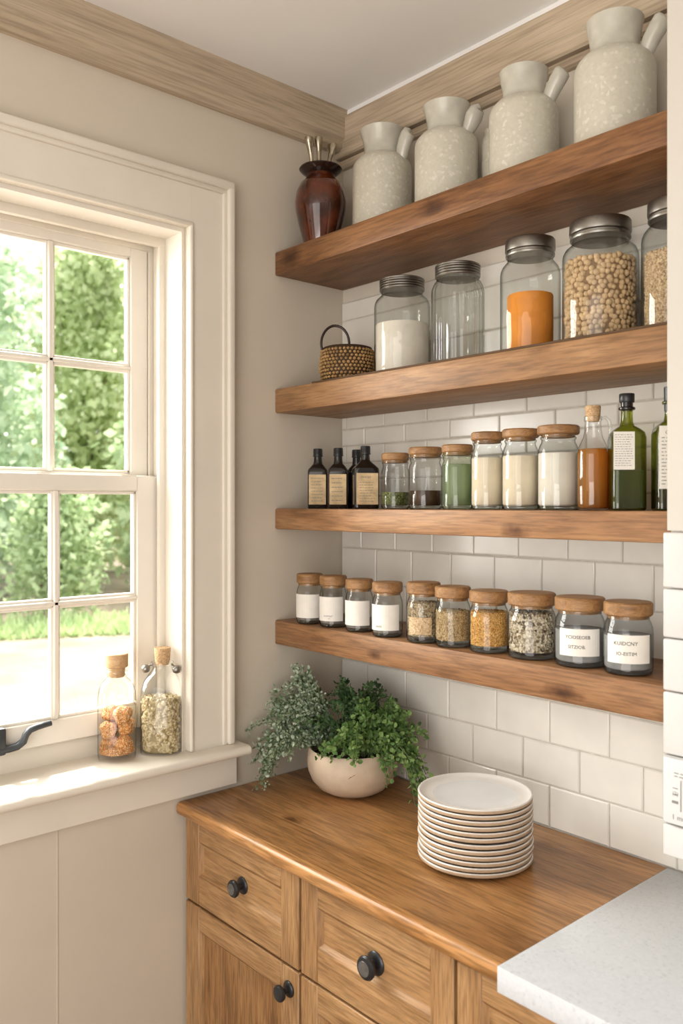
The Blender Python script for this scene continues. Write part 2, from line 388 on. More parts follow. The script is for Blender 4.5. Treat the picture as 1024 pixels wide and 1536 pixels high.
# ------------------------------------------------------------------ room shell
EYE = 1.715
CEIL = 2.925
WY0, WY1, WZ0, WZ1 = -1.425, -.575, 1.025, 2.475      # window opening in the left wall
mb = MB()
mb.box((-.18, -4.6, 0), (0, WY0, CEIL)); mb.box((-.18, WY1, 0), (0, .15, CEIL))
mb.box((-.18, WY0, 0), (0, WY1, WZ0)); mb.box((-.18, WY0, WZ1), (0, WY1, CEIL))
mb.box((0, -.925, 0), (.0015, -.9235, .93)); 
struct(mb, 'wall_left', M['wall'], 'beige painted wall with the sash window', 'wall', 0)
wb = struct(MB().box((-.18, 0, 0), (3.4, .15, CEIL)), 'wall_back', M['backpaint'], 'back wall with white tiles behind the wooden shelves', 'wall', 0)
struct(MB().box((-.18, -4.6, CEIL), (3.4, .15, CEIL+.12)), 'ceiling', M['ceiling'], 'plain off white ceiling', 'ceiling', 0)
struct(MB().box((-.18, -4.6, -.1), (3.4, .15, 0)), 'floor', M['floor'], 'wooden board floor below the cabinets', 'floor', 0)

# glazed tiles, rows as laid
def tile_rows():
    rows = []
    A = [.116+.163*k-.163*2 for k in range(20)]; B = [.0375+.163*k-.163*2 for k in range(20)]
    zs = [.92, 1.024, 1.127, 1.232, 1.337, 1.475, 1.58, 1.685, 1.738, 1.790, 1.842, 1.895, 1.947, 2.0, 2.17, 2.286, 2.343]
    for i in range(len(zs)-1):
        z0, z1 = zs[i], zs[i+1]
        if i < 5: J = B if i % 2 else A
        elif i < 7: J = [.008+.1475*k-.295 for k in range(22)] if i == 5 else [.092+.1455*k-.291 for k in range(22)]
        else: J = [.105+.17*k-.34 for k in range(18)] if i % 2 else [.02+.17*k-.34 for k in range(18)]
        if z0 >= 2.0: J = []
        rows.append((z0, z1, J))
    return rows
mb = MB()
for z0, z1, J in tile_rows():
    g = .0016; e = .0028; d0, d1 = -.0005, -.0075
    cuts = [0]+[j for j in J if .02 < j < 2.3]+[2.32]
    for a, b in zip(cuts[:-1], cuts[1:]):
        t = rnd.uniform(-.0006, .0006)
        o = [(a+g, d0, z0+g), (b-g, d0, z0+g), (b-g, d0, z1-g), (a+g, d0, z1-g),
             (a+g, d1+.002, z0+g), (b-g, d1+.002, z0+g), (b-g, d1+.002, z1-g), (a+g, d1+.002, z1-g),
             (a+g+e, d1+t, z0+g+e), (b-g-e, d1, z0+g+e), (b-g-e, d1-t, z1-g-e), (a+g+e, d1, z1-g-e)]
        mb.add(o, [(0, 1, 5, 4), (1, 2, 6, 5), (2, 3, 7, 6), (3, 0, 4, 7), (4, 5, 9, 8), (5, 6, 10, 9), (6, 7, 11, 10), (7, 4, 8, 11), (8, 9, 10, 11)])
mb.box((0, -.004, .9), (2.32, 0, 2.343), mi=1)
mb.obj('tile_backsplash', [M['tile'], M['grout']], wb, 0)

# right pier: painted above, tiled below, hanging clear of the worktop
PX, PY = 1.243, -.338
mb = MB(); mb.box((PX, PY, 1.668), (1.9, -.001, CEIL), mi=0); mb.box((PX+.004, PY+.006, 1.09), (1.9, -.008, 1.668), mi=1)
pr = struct(mb, 'wall_right', [M['pier'], M['grout']], 'pale wall pier at the right end of the shelves', 'wall', 0)
mb = MB()
pz = [1.092, 1.150, 1.272, 1.384, 1.478, 1.566, 1.666]
for z0, z1 in zip(pz[:-1], pz[1:]):
    for x0 in (PX-.006, PX+.154, PX+.314):
        mb.box((x0+.001, PY-.007, z0+.0012), (x0+.159, PY+.008, z1-.0012), .0035, seg=2)
mb.obj('pier_tile', M['piertile'], pr, 50)

# switch plate with printing, fixed on the pier
t = thing('switch_plate', 'white wall control plate with small grey printing on the tiled pier', 'switch plate', (PX, PY-.0075, 1.152))
MB().box((-.002, -.006, .002), (.118, 0, .118), .004, seg=2).obj('plate', M['plastic'], t)
mb = MB(); mb.box((.034, -.008, .03), (.09, -.006, .085), .001); mb.obj('rocker', M['plastic'], t)
mb = MB(); mb.box((.0312, -.0066, .028), (.0328, -.006, .082)); 
mb.box((.017, -.0066, .055), (.0265, -.006, .0566)); mb.box((.017, -.0066, .066), (.0265, -.006, .0672))
mb.box((.016, -.0066, .040), (.027, -.006, .0445)); text_shape('(2)', .010, mb, None, .022, .054, 0, y=-.0064)
text_shape('1 mutcb', .0125, mb, None, .036, .012, 0, y=-.0064)
tmp = MB(); print_rows(tmp, .05, .085, .096, 2, y=-.0064, seed=5); mb.add([(v[0]+.045, v[1], v[2]) for v in tmp.v], tmp.f)
mb.obj('printing', M['greyink'], t, 0)

# ------------------------------------------------------------------ crown moulding
mb = MB()
mb.extrude([(0, CEIL), (.052, CEIL), (.052, 2.912), (.046, 2.905), (.046, 2.842), (.038, 2.834), (.034, 2.828), (.034, 2.812), (.02, 2.803), (0, 2.803)], -4.5, .0, 'y')
struct(mb, 'trim_1', M['crown_y'], 'limewashed crown moulding above the window wall', 'crown moulding', 30)
mb = MB()
mb.extrude([(0, 2.908), (-.034, 2.908), (-.034, 2.792), (-.03, 2.786), (-.012, 2.786), (-.012, 2.782), (-.020, 2.780), (-.020, 2.764), (-.014, 2.758), (0, 2.758)], .0, PX, 'x')
struct(mb, 'trim_2', M['crown'], 'limewashed crown moulding above the top shelf', 'crown moulding', 30)
struct(MB().box((0, -.03, 2.908), (PX, 0, CEIL), .003), 'trim_3', M['ceiling'], 'thin white bead between crown and ceiling', 'trim', 30)

# ------------------------------------------------------------------ window
win = MB()
CI, CO = -.557, -.430       # casing inner / outer edge (right side)
CIl, COl = -1.443, -1.570
HI, HO = 2.458, 2.605
SZ = 1.05                   # stool top
b = MB()
b.box((0, CI-.006, SZ), (.02, CO-.004, HO-.004), .0); b.box((0, COl+.004, SZ), (.02, CIl+.006, HO-.004), .0); b.box((0, CIl+.0062, HI+.006), (.02, CI-.0062, HO-.004), .0)
# back band
b.box((0, CO-.022, SZ), (.036, CO, HO), .006, seg=3); b.box((0, COl, SZ), (.036, COl+.022, HO), .006, seg=3); b.box((0, COl+.002, HO-.023), (.0365, CO-.0012, HO+.0012), .006, seg=3)
b.box((0, CO-.034, SZ), (.027, CO-.02, HO-.02), .004, seg=2); b.box((0, COl+.021, HO-.036), (.0275, CO-.0212, HO-.021), .004, seg=2)
# inner bead
b.box((-.02, CI-.012, SZ), (.026, CI, HI+.012), .005, seg=3); b.box((-.02, CIl, SZ), (.026, CIl+.012, HI+.012), .005, seg=3); b.box((-.021, CIl+.001, HI+.0005), (.0265, CI-.001, HI+.0125), .005, seg=3)
win_o = struct(b, 'window_1', M['trim'], 'double hung sash window with cream casing', 'window', 40)
b = MB()   # jambs and stops
b.box((-.179, CI-.022, SZ), (-.003, CI-.003, HI+.008)); b.box((-.179, CIl+.003, SZ), (-.003, CIl+.022, HI+.008))
b.box((-.178, CIl+.0032, HI-.012), (-.002, CI-.0032, HI+.010))
b.obj('jamb', M['sash'], win_o, 0)
b = MB()
b.box((-.105, CI-.042, SZ), (-.088, CI-.018, HI-.006), .004, seg=2); b.box((-.105, CIl+.018, SZ), (-.088, CIl+.042, HI-.006), .004, seg=2); b.box((-.1056, CIl+.021, HI-.036), (-.0874, CI-.021, HI-.009), .004, seg=2)
b.box((-.135, CI-.034, SZ), (-.1, CI-.02, HI-.006), .003); b.box((-.1356, CIl+.021, HI-.026), (-.0994, CI-.021, HI-.0085), .003)
b.box((-.18, CI-.046, SZ), (-.138, CI-.02, HI-.006), .002); b.box((-.18, CIl+.02, SZ), (-.138, CIl+.046, HI-.006), .002); b.box((-.1806, CIl+.021, HI-.04), (-.1374, CI-.021, HI-.007), .002)
b.obj('stop_bead', M['trim'], win_o, 40)
def sash(name, xin, xout, yR, zb, zt, rail_b, rail_t, stile, hz, parent):
    """xin: room-side face; three panes wide, two high"""
    yL = -2.0-yR
    m = MB()
    m.box((xout, yR-stile, zb), (xin, yR, zt), .003); m.box((xout, yL, zb), (xin, yL+stile, zt), .003)
    m.box((xout, yL+stile-.002, zb), (xin, yR-stile+.002, zb+rail_b), .003); m.box((xout, yL+stile-.002, zt-rail_t), (xin, yR-stile+.002, zt), .003)
    gi = [yR-stile, yL+stile]; z0, z1 = zb+rail_b, zt-rail_t
    W = gi[0]-gi[1]; mw = .026; pw = (W-2*mw)/3
    s_ = m.obj(name, M['sash'], parent, 40)
    mu = MB()
    for k in (1, 2):
        yc = gi[0]-k*pw-(k-.5)*mw
        mu.box((xout+.004, yc-mw/2, z0), (xin-.004, yc+mw/2, z1), .004, seg=2); mu.box((xout, yc-.007, z0), (xin+.002, yc+.007, z1), .003)
    mu.box((xout+.004, gi[1], hz-mw/2), (xin-.004, gi[0], hz+mw/2), .004, seg=2); mu.box((xout, gi[1], hz-.006), (xin+.002, gi[0], hz+.006), .003)
    # glazing bead round the opening
    e = .008
    mu.box((xout+.004, gi[0]-e, z0), (xin-.006, gi[0]+.001, z1), .002); mu.box((xout+.004, gi[1], z0), (xin-.006, gi[1]+e, z1), .002)
    mu.box((xout+.004, gi[1], z0-.001), (xin-.006, gi[0], z0+e), .002); mu.box((xout+.004, gi[1], z1-e), (xin-.006, gi[0], z1+.001), .002)
    mu.obj('muntin', M['sash'], s_, 40)
    xm = (xin+xout)/2-.004
    zz = [(z0, hz), (hz, z1)]
    for k in range(3):
        ya = gi[0]-k*(pw+mw); 
        for za, zb_ in zz:
            MB().box((xm-.0015, ya-pw, za), (xm+.0015, ya, zb_)).obj('pane', M['window_glass'], s_, 0)
    return s_
sash('lower_sash', -.110, -.138, -.592, 1.105, 1.793, .062, .044, .062, 1.461, win_o)
sash('upper_sash', -.142, -.170, -.604, 1.760, 2.44, .04, .046, .052, 2.088, win_o)
b = MB(); b.extrude([(-.18, SZ-.01), (-.126, SZ-.01), (-.122, SZ+.02), (-.124, 1.085), (-.128, 1.1), (-.135, 1.106), (-.18, 1.106)], CIl+.018, CI-.018, 'y')
b.obj('sill_stop', M['trim'], win_o, 40)
b = MB(); nose = [(-.18, SZ), (-.18, SZ-.026), (.066, SZ-.026)]
for k in range(9):
    a = R(-90+180*k/8); nose.append((.066+.013*math.cos(a), SZ-.013+.013*math.sin(a)))
b.extrude(nose, -1.6, -.408, 'y'); b.obj('stool', M['trim'], win_o, 40)
MB().box((0, -1.585, .934), (.021, -.416, SZ-.024), .002).obj('apron', M['trim'], win_o, 30)
# sash lever
lv = MB()
lv.box((-.109, -1.075, 1.105), (-.090, -1.012, 1.172), .006, seg=2)
lv.tube([(-.100, -1.03, 1.118), (-.098, -1.005, 1.118), (-.094, -.986, 1.121), (-.090, -.972, 1.132), (-.089, -.966, 1.148), (-.088, -.956, 1.158), (-.086, -.938, 1.163), (-.085, -.905, 1.167)], [.0115, .0115, .0115, .0115, .0110, .0105, .010, .009], 12, flat=.8)
lv.obj('sash_lever', M['iron'], win_o, 40)

# ------------------------------------------------------------------ shelves
SD = .269
S1, S2, S3, S4 = 2.4513, 2.0512, 1.7015, 1.3752
for si, (z, th, lab) in enumerate(((S1, .068, 'highest thick wooden shelf, carrying the pale stoneware jugs'), (S2, .070, 'second wooden shelf from the top, carrying metal lidded jars'),
                   (S3, .060, 'third wooden shelf from the top, carrying dark bottles and oils'), (S4, .070, 'lowest wooden shelf, carrying ten small jars with wooden lids'))):
    o = MB().box((0.001, -SD, -th), (PX+.02 if z > 1.65 else PX+.01, -.009 if z < 2.3 else -.002, 0), .004, seg=2).obj('wooden_shelf', M['shelf%d' % (si+1)], None, 40, (0, 0, z))
    tag(o, lab, 'shelf', 'thick wooden wall shelves')
    if si == 1: MB().box((.17, -SD-.0006, -.0015), (PX, -SD+.010, .0035), .0008).obj('edge_strip', M['cab_in'], o, 40)

# ------------------------------------------------------------------ worktops and cabinets
CX1 = 1.072
nz = [(-.008, 0), (-.589, 0)]
prof = [(-.010, .92), (-.586, .92)]
for k in range(7):
    a = R(90+90*k/6); prof.append((-.588+.012*math.cos(a), .908+.012*math.sin(a)))
prof += [(-.600, .896), (-.597, .890), (-.010, .890)]
mb = MB(); mb.extrude([(p[0], p[1]-.89) for p in prof], .006, CX1, 'x')
o = mb.obj('wooden_worktop', M['counter'], None, 40, (0, 0, .89))
tag(o, 'warm brown wooden worktop over the oak cabinets, holding the plates', 'worktop')
o = MB().box((CX1+.0012, -.604, -.0435), (2.32, -.010, .0015), .002, seg=2).obj('quartz_worktop', M['quartz'], None, 40, (0, 0, .92))
tag(o, 'white speckled stone worktop joining the right end of the wooden one', 'worktop')

def shaker(w, h, stile, rt, rb, panel_mat, pv):
    """front face towards -y, lower-left-front corner at x=0,z=0; slots: rails, stiles, panel"""
    m = MB(); t = .02; c = .0025
    m.box((0, -t, 0), (stile, 0, h), c, 1); m.box((w-stile, -t, 0), (w, 0, h), c, 1)
    m.box((stile-.001, -t+.0004, 0), (w-stile+.001, 0, rb), c, 0); m.box((stile-.001, -t+.0004, h-rt), (w-stile+.001, 0, h), c, 0)
    m.box((stile-.004, -.009, rb-.004), (w-stile+.004, -.001, h-rt+.004), 0, 2)
    # small sloped moulding inside the frame
    i = .010
    x0, x1, z0, z1 = stile, w-stile, rb, h-rt
    o4 = [(x0, -.0175, z0), (x1, -.0175, z0), (x1, -.0175, z1), (x0, -.0175, z1)]; n4 = [(x0+i, -.0088, z0+i), (x1-i, -.0088, z0+i), (x1-i, -.0088, z1-i), (x0+i, -.0088, z1-i)]
    m.add(o4+n4, [(0, 1, 5, 4), (2, 3, 7, 6)], 0); m.add(o4+n4, [(1, 2, 6, 5), (3, 0, 4, 7)], 1)
    return m, [M['cab_h'], M['cab_v'], panel_mat]
def knob(parent, x, z, face=True, s=1.0, y=-.009):
    k = MB()
    T = Matrix.Translation((x, y, z)) @ Matrix.Rotation(R(90), 4, 'X')
    k.lathe([(.0195*s, 0), (.0195*s, .002), (.017*s, .005), (.008*s, .007), (.0075*s, .016), (.012*s, .020), (.0185*s, .024), (.0195*s, .029), (.0175*s, .033), (.0125*s, .0345)], 28, mat=T)
    if face: k.lathe([(.0125*s, .0343), (.012*s, .0358), (.004*s, .0362)], 28, mi=1, mat=T)
    return k.obj('knob', [M['black'], M['knobface']] if face else [M['black']], parent, 40)
specs = [(.008, .495, 'oak cabinet at the left against the window wall', .25), (.499, .952, 'oak cabinet in the middle, with the large drawer knob', .232), (.956, 1.56, 'oak cabinet at the right under the stone worktop', .3)]
for i, (x0, x1, lab, kx) in enumerate(specs):
    t = thing('base_cabinet', lab, 'cabinet', (x0, -.555, 0), 0, 'oak base cabinets')
    w = x1-x0; top = .8735 if i == 2 else .889
    m = MB(); m.box((0, 0, .1), (w, .545, top), .001); m.box((0.0, .05, 0), (w, .52, .1))
    m.obj('carcass', M['cab_in'] if False else M['cab_v'], t, 0)
    MB().box((.0005, -.0008, .1), (w-.0005, .0005, top-.001)).obj('face_shadow', M['cab_in'], t, 0)
    dm, ds = shaker(w-.004, .2115 if i == 2 else .215, .058 if i else .066, .05, .078, M['cab_h'], False)
    d = dm.obj('drawer', ds, t, 40); d.location = (.002, 0, .662)
    if i < 2: knob(d, kx, .112, True, 1.08 if i == 0 else 1.25)
    else: knob(d, kx, .112)
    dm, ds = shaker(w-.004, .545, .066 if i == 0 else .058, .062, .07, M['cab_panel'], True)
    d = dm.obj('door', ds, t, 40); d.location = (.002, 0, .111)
    knob(d, w-.004-.034, .497, False, .95, -.02)

# ------------------------------------------------------------------ jars and bottles: shared parts
def lid_prof(r, h, ch=.003): return [(r-ch, 0), (r, ch), (r, h-ch), (r-ch, h), (r*.5, h+.0004), (.001, h+.0006)]
def content(name, label, cat, mb, mat, loc, rz=0, group=None):
    o = mb.obj(name, mat, None, 50, loc); o.rotation_euler = (0, 0, R(rz)); tag(o, label, cat, group, 'stuff'); return o
def grains(mb, r, h, z0, size, sub=1, jit=.12, sc=(1, 1, .8), core=1, topdome=.0):
    """a packed fill: grains over a core cylinder and its top"""
    mb.lathe([(r-size*.9, z0), (r-size*.9, z0+h-size*.6), (.002, z0+h-size*.5+topdome)], 24, mi=core)
    pitch = size*1.72; rows = max(1, int(h/(pitch*.9)))
    for k in range(rows):
        z = z0+size*.7+k*pitch*.9
        n = int(2*math.pi*(r-size*.7)/pitch)
        for i in range(n):
            a = 2*math.pi*(i+(k % 2)*.5+rnd.uniform(-.38, .38))/n; rr = r-size*(.75+rnd.uniform(0, .6))
            mb.ball((rr*math.cos(a), rr*math.sin(a), z+rnd.uniform(-.42, .42)*size), size*rnd.uniform(.82, 1.08), sub, 0, sc, Euler((rnd.random()*6, rnd.random()*6, rnd.random()*6)), jit)
    q = r-size; k = 0
    while q > size*.5:
        n = max(1, int(2*math.pi*q/pitch))
        for i in range(n):
            a = 2*math.pi*(i+rnd.random()*.5)/n
            mb.ball((q*math.cos(a), q*math.sin(a), z0+h-size*.4+topdome*(1-q/r)+rnd.uniform(-.3, .5)*size), size*rnd.uniform(.85, 1.1), sub, 0, sc, Euler((rnd.random()*6, rnd.random()*6, 0)), jit)
        q -= pitch*.9

# ------------------------------------------------------------------ lowest shelf: ten small jars
def small_jar(x, y, r, h, lab, glassmat=None, rz=28):
    t = thing('glass_jar', lab, 'jar', (x, y, S4), rz, 'wooden lidded jars on the lowest shelf')
    lh = h*.19; bh = h-lh
    g = MB().lathe([(r*.86, 0), (r*.97, .004), (r, .012), (r, bh*.70), (r*.975, bh*.80), (r*.90, bh*.89), (r*.845, bh*.935), (r*.845, bh+.003)], 48, cap1=False)
    g.obj('glass_body', glassmat or M['glass'], t)
    MB().lathe([(r*.84, .0015), (r*.93, .004), (r*.95, .009), (r*.9, .011), (.002, .0095)], 40).obj('glass_base', M['blueglass'], t)
    l = MB().lathe([(p[0], p[1]+bh) for p in lid_prof(r*.985, lh)], 48)
    l.lathe([(r*.84, bh-.006), (r*.84, bh+.002)], 32)
    l.obj('lid', M['lidwood'], t, 40)
    return t, bh
JX = [(.112, -.228, .0385, .141), (.206, -.221, .0385, .141), (.316, -.224, .038, .139), (.428, -.229, .040, .139), (.552, -.226, .0425, .147),
      (.643, -.222, .0435, .143), (.748, -.217, .0455, .141), (.858, -.205, .0535, .144), (.979, -.203, .0525, .144), (1.091, -.204, .0485, .144)]
wl = ['first jar from the left on the lowest shelf, plain white label', 'second jar from the left on the lowest shelf, white label with faint print',
      'third jar from the left on the lowest shelf, blank white label', 'fourth jar from left on the lowest shelf, white label with tiny grey print',
      'jar of mixed seeds right of the white labelled jars on the lowest shelf', 'jar of tan seeds left of the orange one on the lowest shelf', 'jar of orange granules on the lowest shelf',
      'jar of pale and dark beans on the lowest shelf', 'left of the two grey jars with printed labels on the lowest shelf', 'rightmost grey jar with printed label on the lowest shelf, beside the pier']
for i, (x, y, r, h) in enumerate(JX):
    t, bh = small_jar(x, y, r, h, wl[i], M['blueglass'] if i >= 8 else M['glass'], 30 if i < 8 else 34)
    loc = (x, y, S4)
    if i < 4:
        fz = [.062, .058, .06, .05][i]
        content('ground_spice', 'grey ground spice inside the %s white labelled jar from the left' % ['first', 'second', 'third', 'fourth'][i], 'spice',
                MB().lathe([(r*.9, .011), (r*.95, .016), (r*.95, .018), (.002, .0185)], 36), M['greystuff'], loc)
        lb = MB(); curved_patch(lb, r+.0007, -62, 62, .018, bh*.74)
        lo = lb.obj('label', M['paper'], t, 0)
        pr_ = MB()
        if i == 1: text_shape('HIUMTNT', .0062, pr_, r+.0007, -3, .030); text_shape('m7', .005, pr_, r+.0007, 2, .024)
        elif i == 3: text_shape('BNZIE', .0065, pr_, r+.0007, -18, .026)
        if pr_.v: pr_.obj('printing', M['greyink'], lo, 0)
    elif i in (4, 5, 6, 7):
        mt = [M['seed'], M['seedtan'], M['orange_seed'], M['beans']][i-4]; sz = [.0028, .0027, .0026, .0042][i-4]
        nm = ['seed_mix', 'tan_seeds', 'orange_granules', 'mixed_beans'][i-4]
        la = ['mixed brown seeds in the jar right of the white labels', 'tan seeds in the jar left of the orange granules', 'orange granules filling a small jar', 'pale and dark beans filling a jar beside the grey labelled jar'][i-4]
        c = MB(); fill = [.085, .075, .083, .088][i-4]
        grains(c, r*.93, (fill-.007)*h/.143, .0165, sz, 1, .1, (1, 1, .75), core=0)
        content(nm, la, 'seeds', c, mt, loc)
        if i == 4:
            lb = MB(); curved_patch(lb, r+.0007, -42, 40, .022, .064); lb.obj('label', M['grain'], t, 0)
    else:
        c = MB().lathe([(r*.86, .011), (r*.95, .015), (r*.955, bh*.66), (.002, bh*.68)], 40)
        content('grey_powder', 'grey powder in the %s printed label jar' % ('left' if i == 8 else 'rightmost'), 'powder', c, M['ash'], loc)
        rr = r+.0008; lb = MB(); a0, a1 = (-50, 46) if i == 8 else (-56, 50)
        curved_patch(lb, rr, a0, a1, .026, .082); lo = lb.obj('label', M['paper'], t, 0)
        pr_ = MB()
        if i == 8: text_shape("YCIOSEOEB", .0098, pr_, rr, -6, .062); text_shape('SITZIOB.', .0095, pr_, rr, -8, .042)
        else: text_shape('KUIDCNY', .0105, pr_, rr, -10, .062); text_shape('IO-EIITIM', .0098, pr_, rr, -8, .042)
        pr_.obj('printing', M['ink'], lo, 0)

# ------------------------------------------------------------------ third shelf
def dark_bottle(x, y, w, d, h, rz, lab, seed, back=False):
    t = thing('dark_bottle', lab, 'bottle', (x, y, S3), rz, 'black capped dark bottles')
    s = w/2; f = d/w
    MB().lathe([(s*.93, 0, 6), (s, .004, 7), (s, h*.60, 7), (s*.97, h*.645, 6), (s*.72, h*.70, 4), (s*.48, h*.745, 2.6), (.0125, h*.78, 2), (.0115, h*.86, 2), (.0115, h*.9, 2)], 48, sy=f).obj('glass_body', M['darkglass'], t, 30)
    c = MB(); c.lathe([(.0125, h*.865), (.0145, h*.87), (.0145, h*.885), (.0135, h*.89), (.0135, h*.985), (.0125, h), (.001, h)], 28)
    for k in range(3): c.lathe([(.0137, h*(.905+.022*k)), (.0142, h*(.911+.022*k)), (.0137, h*(.917+.022*k))], 28, cap0=False, cap1=False)
    c.obj('cap', M['black'], t, 35)
    if not back:
        yl = -d/2-.0006
        lb = MB(); lb.add([(-s*.86, yl, .012), (s*.86, yl, .012), (s*.86, yl, h*.565), (-s*.86, yl, h*.565)], [(0, 1, 2, 3)])
        lo = lb.obj('label', M['oldpaper'], t, 0)
        p = MB(); print_rows(p, w*.62, h*.10, h*.44 if seed == 3 else h*.53, 8 if seed != 2 else 6, yl-.0004, seed=seed, thick=.16)
        if seed == 3: text_shape('TINOLE', .0085, p, None, -.004, h*.485, 0, y=yl-.0004)
        p.obj('printing', M['greyink'], lo, 0)
    return t
dark_bottle(.073, -.165, .058, .046, .176, 46, 'leftmost small dark bottle with aged label, beside the left wall', 1)
dark_bottle(.160, -.162, .056, .046, .174, 46, 'second small dark bottle from the left with aged label', 2)
dark_bottle(.140, -.072, .052, .044, .174, 40, 'dark bottle standing behind the others, its label hidden', 4, True)
dark_bottle(.272, -.160, .070, .062, .174, 56, 'widest dark bottle, labelled, beside the first wooden lidded jar', 3)

def mid_jar(x, r, h, lab, gm, y=-.16, neck=.82, lidr=.92):
    t = thing('glass_jar', lab, 'jar', (x, y, S3), 30, 'wooden lidded jars on the third shelf')
    lh = .020; bh = h-lh
    MB().lathe([(r*.9, 0), (r*.985, .003), (r, .009), (r, bh*.73), (r*.97, bh*.79), (r*.88, bh*.86), (r*neck, bh*.90), (r*neck, bh*.93), (r*(neck+.05), bh*.945), (r*(neck+.05), bh*.965), (r*neck, bh*.975), (r*neck, bh+.002)], 48, cap1=False).obj('glass_body', gm, t)
    MB().lathe([(r*.88, .001), (r*.95, .004), (r*.95, .008), (.002, .0065)], 40).obj('glass_base', M['glass'], t)
    l = MB().lathe([(p[0], p[1]+bh) for p in lid_prof(r*lidr, lh)], 48); l.lathe([(r*neck*.96, bh-.006), (r*neck*.96, bh+.001)], 32)
    l.obj('lid', M['lidwood'], t, 40); return t, bh
def fill(name, label, cat, x, r, z0, z1, mat, y=-.16, S=S3):
    return content(name, label, cat, MB().lathe([(r*.9, z0), (r, z0+.004), (r, z1-.001), (r-.001, z1), (.002, z1)], 40), mat, (x, y, S))
T3 = [(.388, .0375, .149, 'clear wooden lidded jar with dark herbs at its foot, beside the dark bottles', M['glass'], .9, .98),
      (.497, .0430, .159, 'wooden lidded jar one third full of dark liquid', M['glass'], .92, 1.0),
      (.604, .0385, .160, 'wooden lidded jar of green liquid, left of the cream jars', M['palegreen'], .93, 1.0),
      (.699, .0400, .185, 'left of the three cream powder jars with wooden lids', M['glass'], .80, .98),
      (.795, .0430, .186, 'middle of the three cream powder jars with wooden lids', M['glass'], .80, .98),
      (.897, .0460, .187, 'right and largest of the three cream powder jars, beside the amber oil', M['glass'], .80, 1.0)]
for x, r, h, lab, gm, nk, lr in T3: mid_jar(x, r, h, lab, gm, neck=nk, lidr=lr)
fill('dried_herbs', 'dark green herbs in the foot of the first wooden lidded jar', 'herbs', .388, .0352, .0095, .045, M['herbs'])
fill('dark_liquid', 'dark brown liquid in the lower third of a wooden lidded jar', 'liquid', .497, .0405, .0095, .048, M['darkliq'])
fill('green_liquid', 'green liquid nearly filling the third wooden lidded jar', 'liquid', .604, .0345, .0095, .112, M['greenliq'])
fill('cream_powder', 'cream powder in the left cream jar', 'powder', .699, .0378, .0095, .123, M['cream'])
fill('cream_powder', 'cream powder in the middle cream jar', 'powder', .795, .0408, .0095, .124, M['cream'])
fill('white_powder', 'pale powder in the largest cream jar', 'powder', .897, .0438, .0095, .126, M['white_rice'])
# amber oil bottle with loop handle
t = thing('oil_bottle', 'clear handled bottle of amber oil with a cork, between powder jar and green bottle', 'bottle', (.985, -.162, S3), 48)
MB().lathe([(.030, 0), (.0335, .003), (.0345, .01), (.0345, .118), (.033, .128), (.027, .142), (.0205, .156), (.0175, .17), (.0165, .19), (.0185, .192), (.0185, .200), (.0165, .202)], 48, cap1=False).obj('glass_body', M['thin_glass'], t)
MB().lathe([(.0125, .190), (.0155, .203), (.0165, .222), (.0155, .2235), (.001, .2235)], 28).obj('cork', M['cork'], t, 40)
hp = [(.0165, 0, .196), (.026, 0, .199), (.034, 0, .192), (.0375, 0, .175), (.0365, 0, .155), (.032, 0, .138), (.029, 0, .132)]
MB().tube(hp, .0038, 10).obj('handle', M['thin_glass'], t, 60)
content('amber_oil', 'amber oil filling the corked handled bottle to its shoulder', 'oil', MB().lathe([(.028, .004), (.0322, .008), (.0325, .118), (.031, .126), (.0285, .131), (.001, .131)], 40), M['amber'], (.985, -.162, S3))
# green bottles
def green_bottle(x, y, s, h, rz, lab, kind):
    t = thing('green_bottle', lab, 'bottle', (x, y, S3), rz)
    zs = h*.62
    MB().lathe([(s*.93, 0, 5), (s, .004, 6), (s, zs, 6), (s*.93, zs+h*.045, 5), (s*.72, zs+h*.075, 4), (s*.42, zs+h*.105, 2.6), (.0125, zs+h*.135, 2), (.0115, h*.80), (.0115, h*.86)], 48, cap1=False).obj('glass_body', M['greenglass'], t, 30)
    MB().lathe([(.0122, h*.855), (.0165, h*.862), (.0172, h*.872), (.0165, h*.882), (.0125, h*.888), (.0122, h*.93)], 28).obj('neck_ring', M['darkglass'] if kind == 0 else M['greenglass'], t, 40)
    MB().lathe([(.0145, h*.925), (.0155, h*.93), (.0155, h*.995), (.0145, h), (.001, h)] if kind == 0 else [(.0125, h*.80), (.0130, h*.81), (.0138, h*.995), (.0125, h), (.001, h)], 28).obj('cap', M['black'], t, 40)
    yl = -s-.0008; x0, x1, z0, z1 = (-.034, .008, h*.345, h*.665) if kind == 0 else (-s*.94, s*.9, h*.175, h*.675)
    lb = MB().add([(x0, yl, z0), (x1, yl, z0), (x1, yl, z1), (x0, yl, z1)], [(0, 1, 2, 3)]); lo = lb.obj('label', M['paper'], t, 0)
    p = MB(); tmp = MB(); print_rows(tmp, (x1-x0)*.86, z0+.006, z1-(.004 if kind == 0 else .02), 14, yl-.0004, seed=9+kind, thick=.2)
    p.add([(v[0]+(x0+x1)/2, v[1], v[2]) for v in tmp.v], tmp.f)
    if kind: text_shape('Cim', .012, p, None, x0+.02, z1-.016, 0, y=yl-.0004, shear=.4)
    p.obj('printing', M['greyink'], lo, 0)
    c = MB().lathe([(s*.9, .004, 5), (s*.955, .006, 6), (s*.955, zs*.55 if kind == 0 else h*.17, 6), (.001, zs*.55 if kind == 0 else h*.17, 2)], 40)
    o = content('olive_oil' if kind == 0 else 'dark_vinegar', 'olive oil in the lower half of the green black capped bottle' if kind == 0 else 'dark liquid in the foot of the green bottle by the pier', 'liquid', c, M['oliveoil'] if kind == 0 else M['darkliq'], (x, y, S3), rz)
    return t
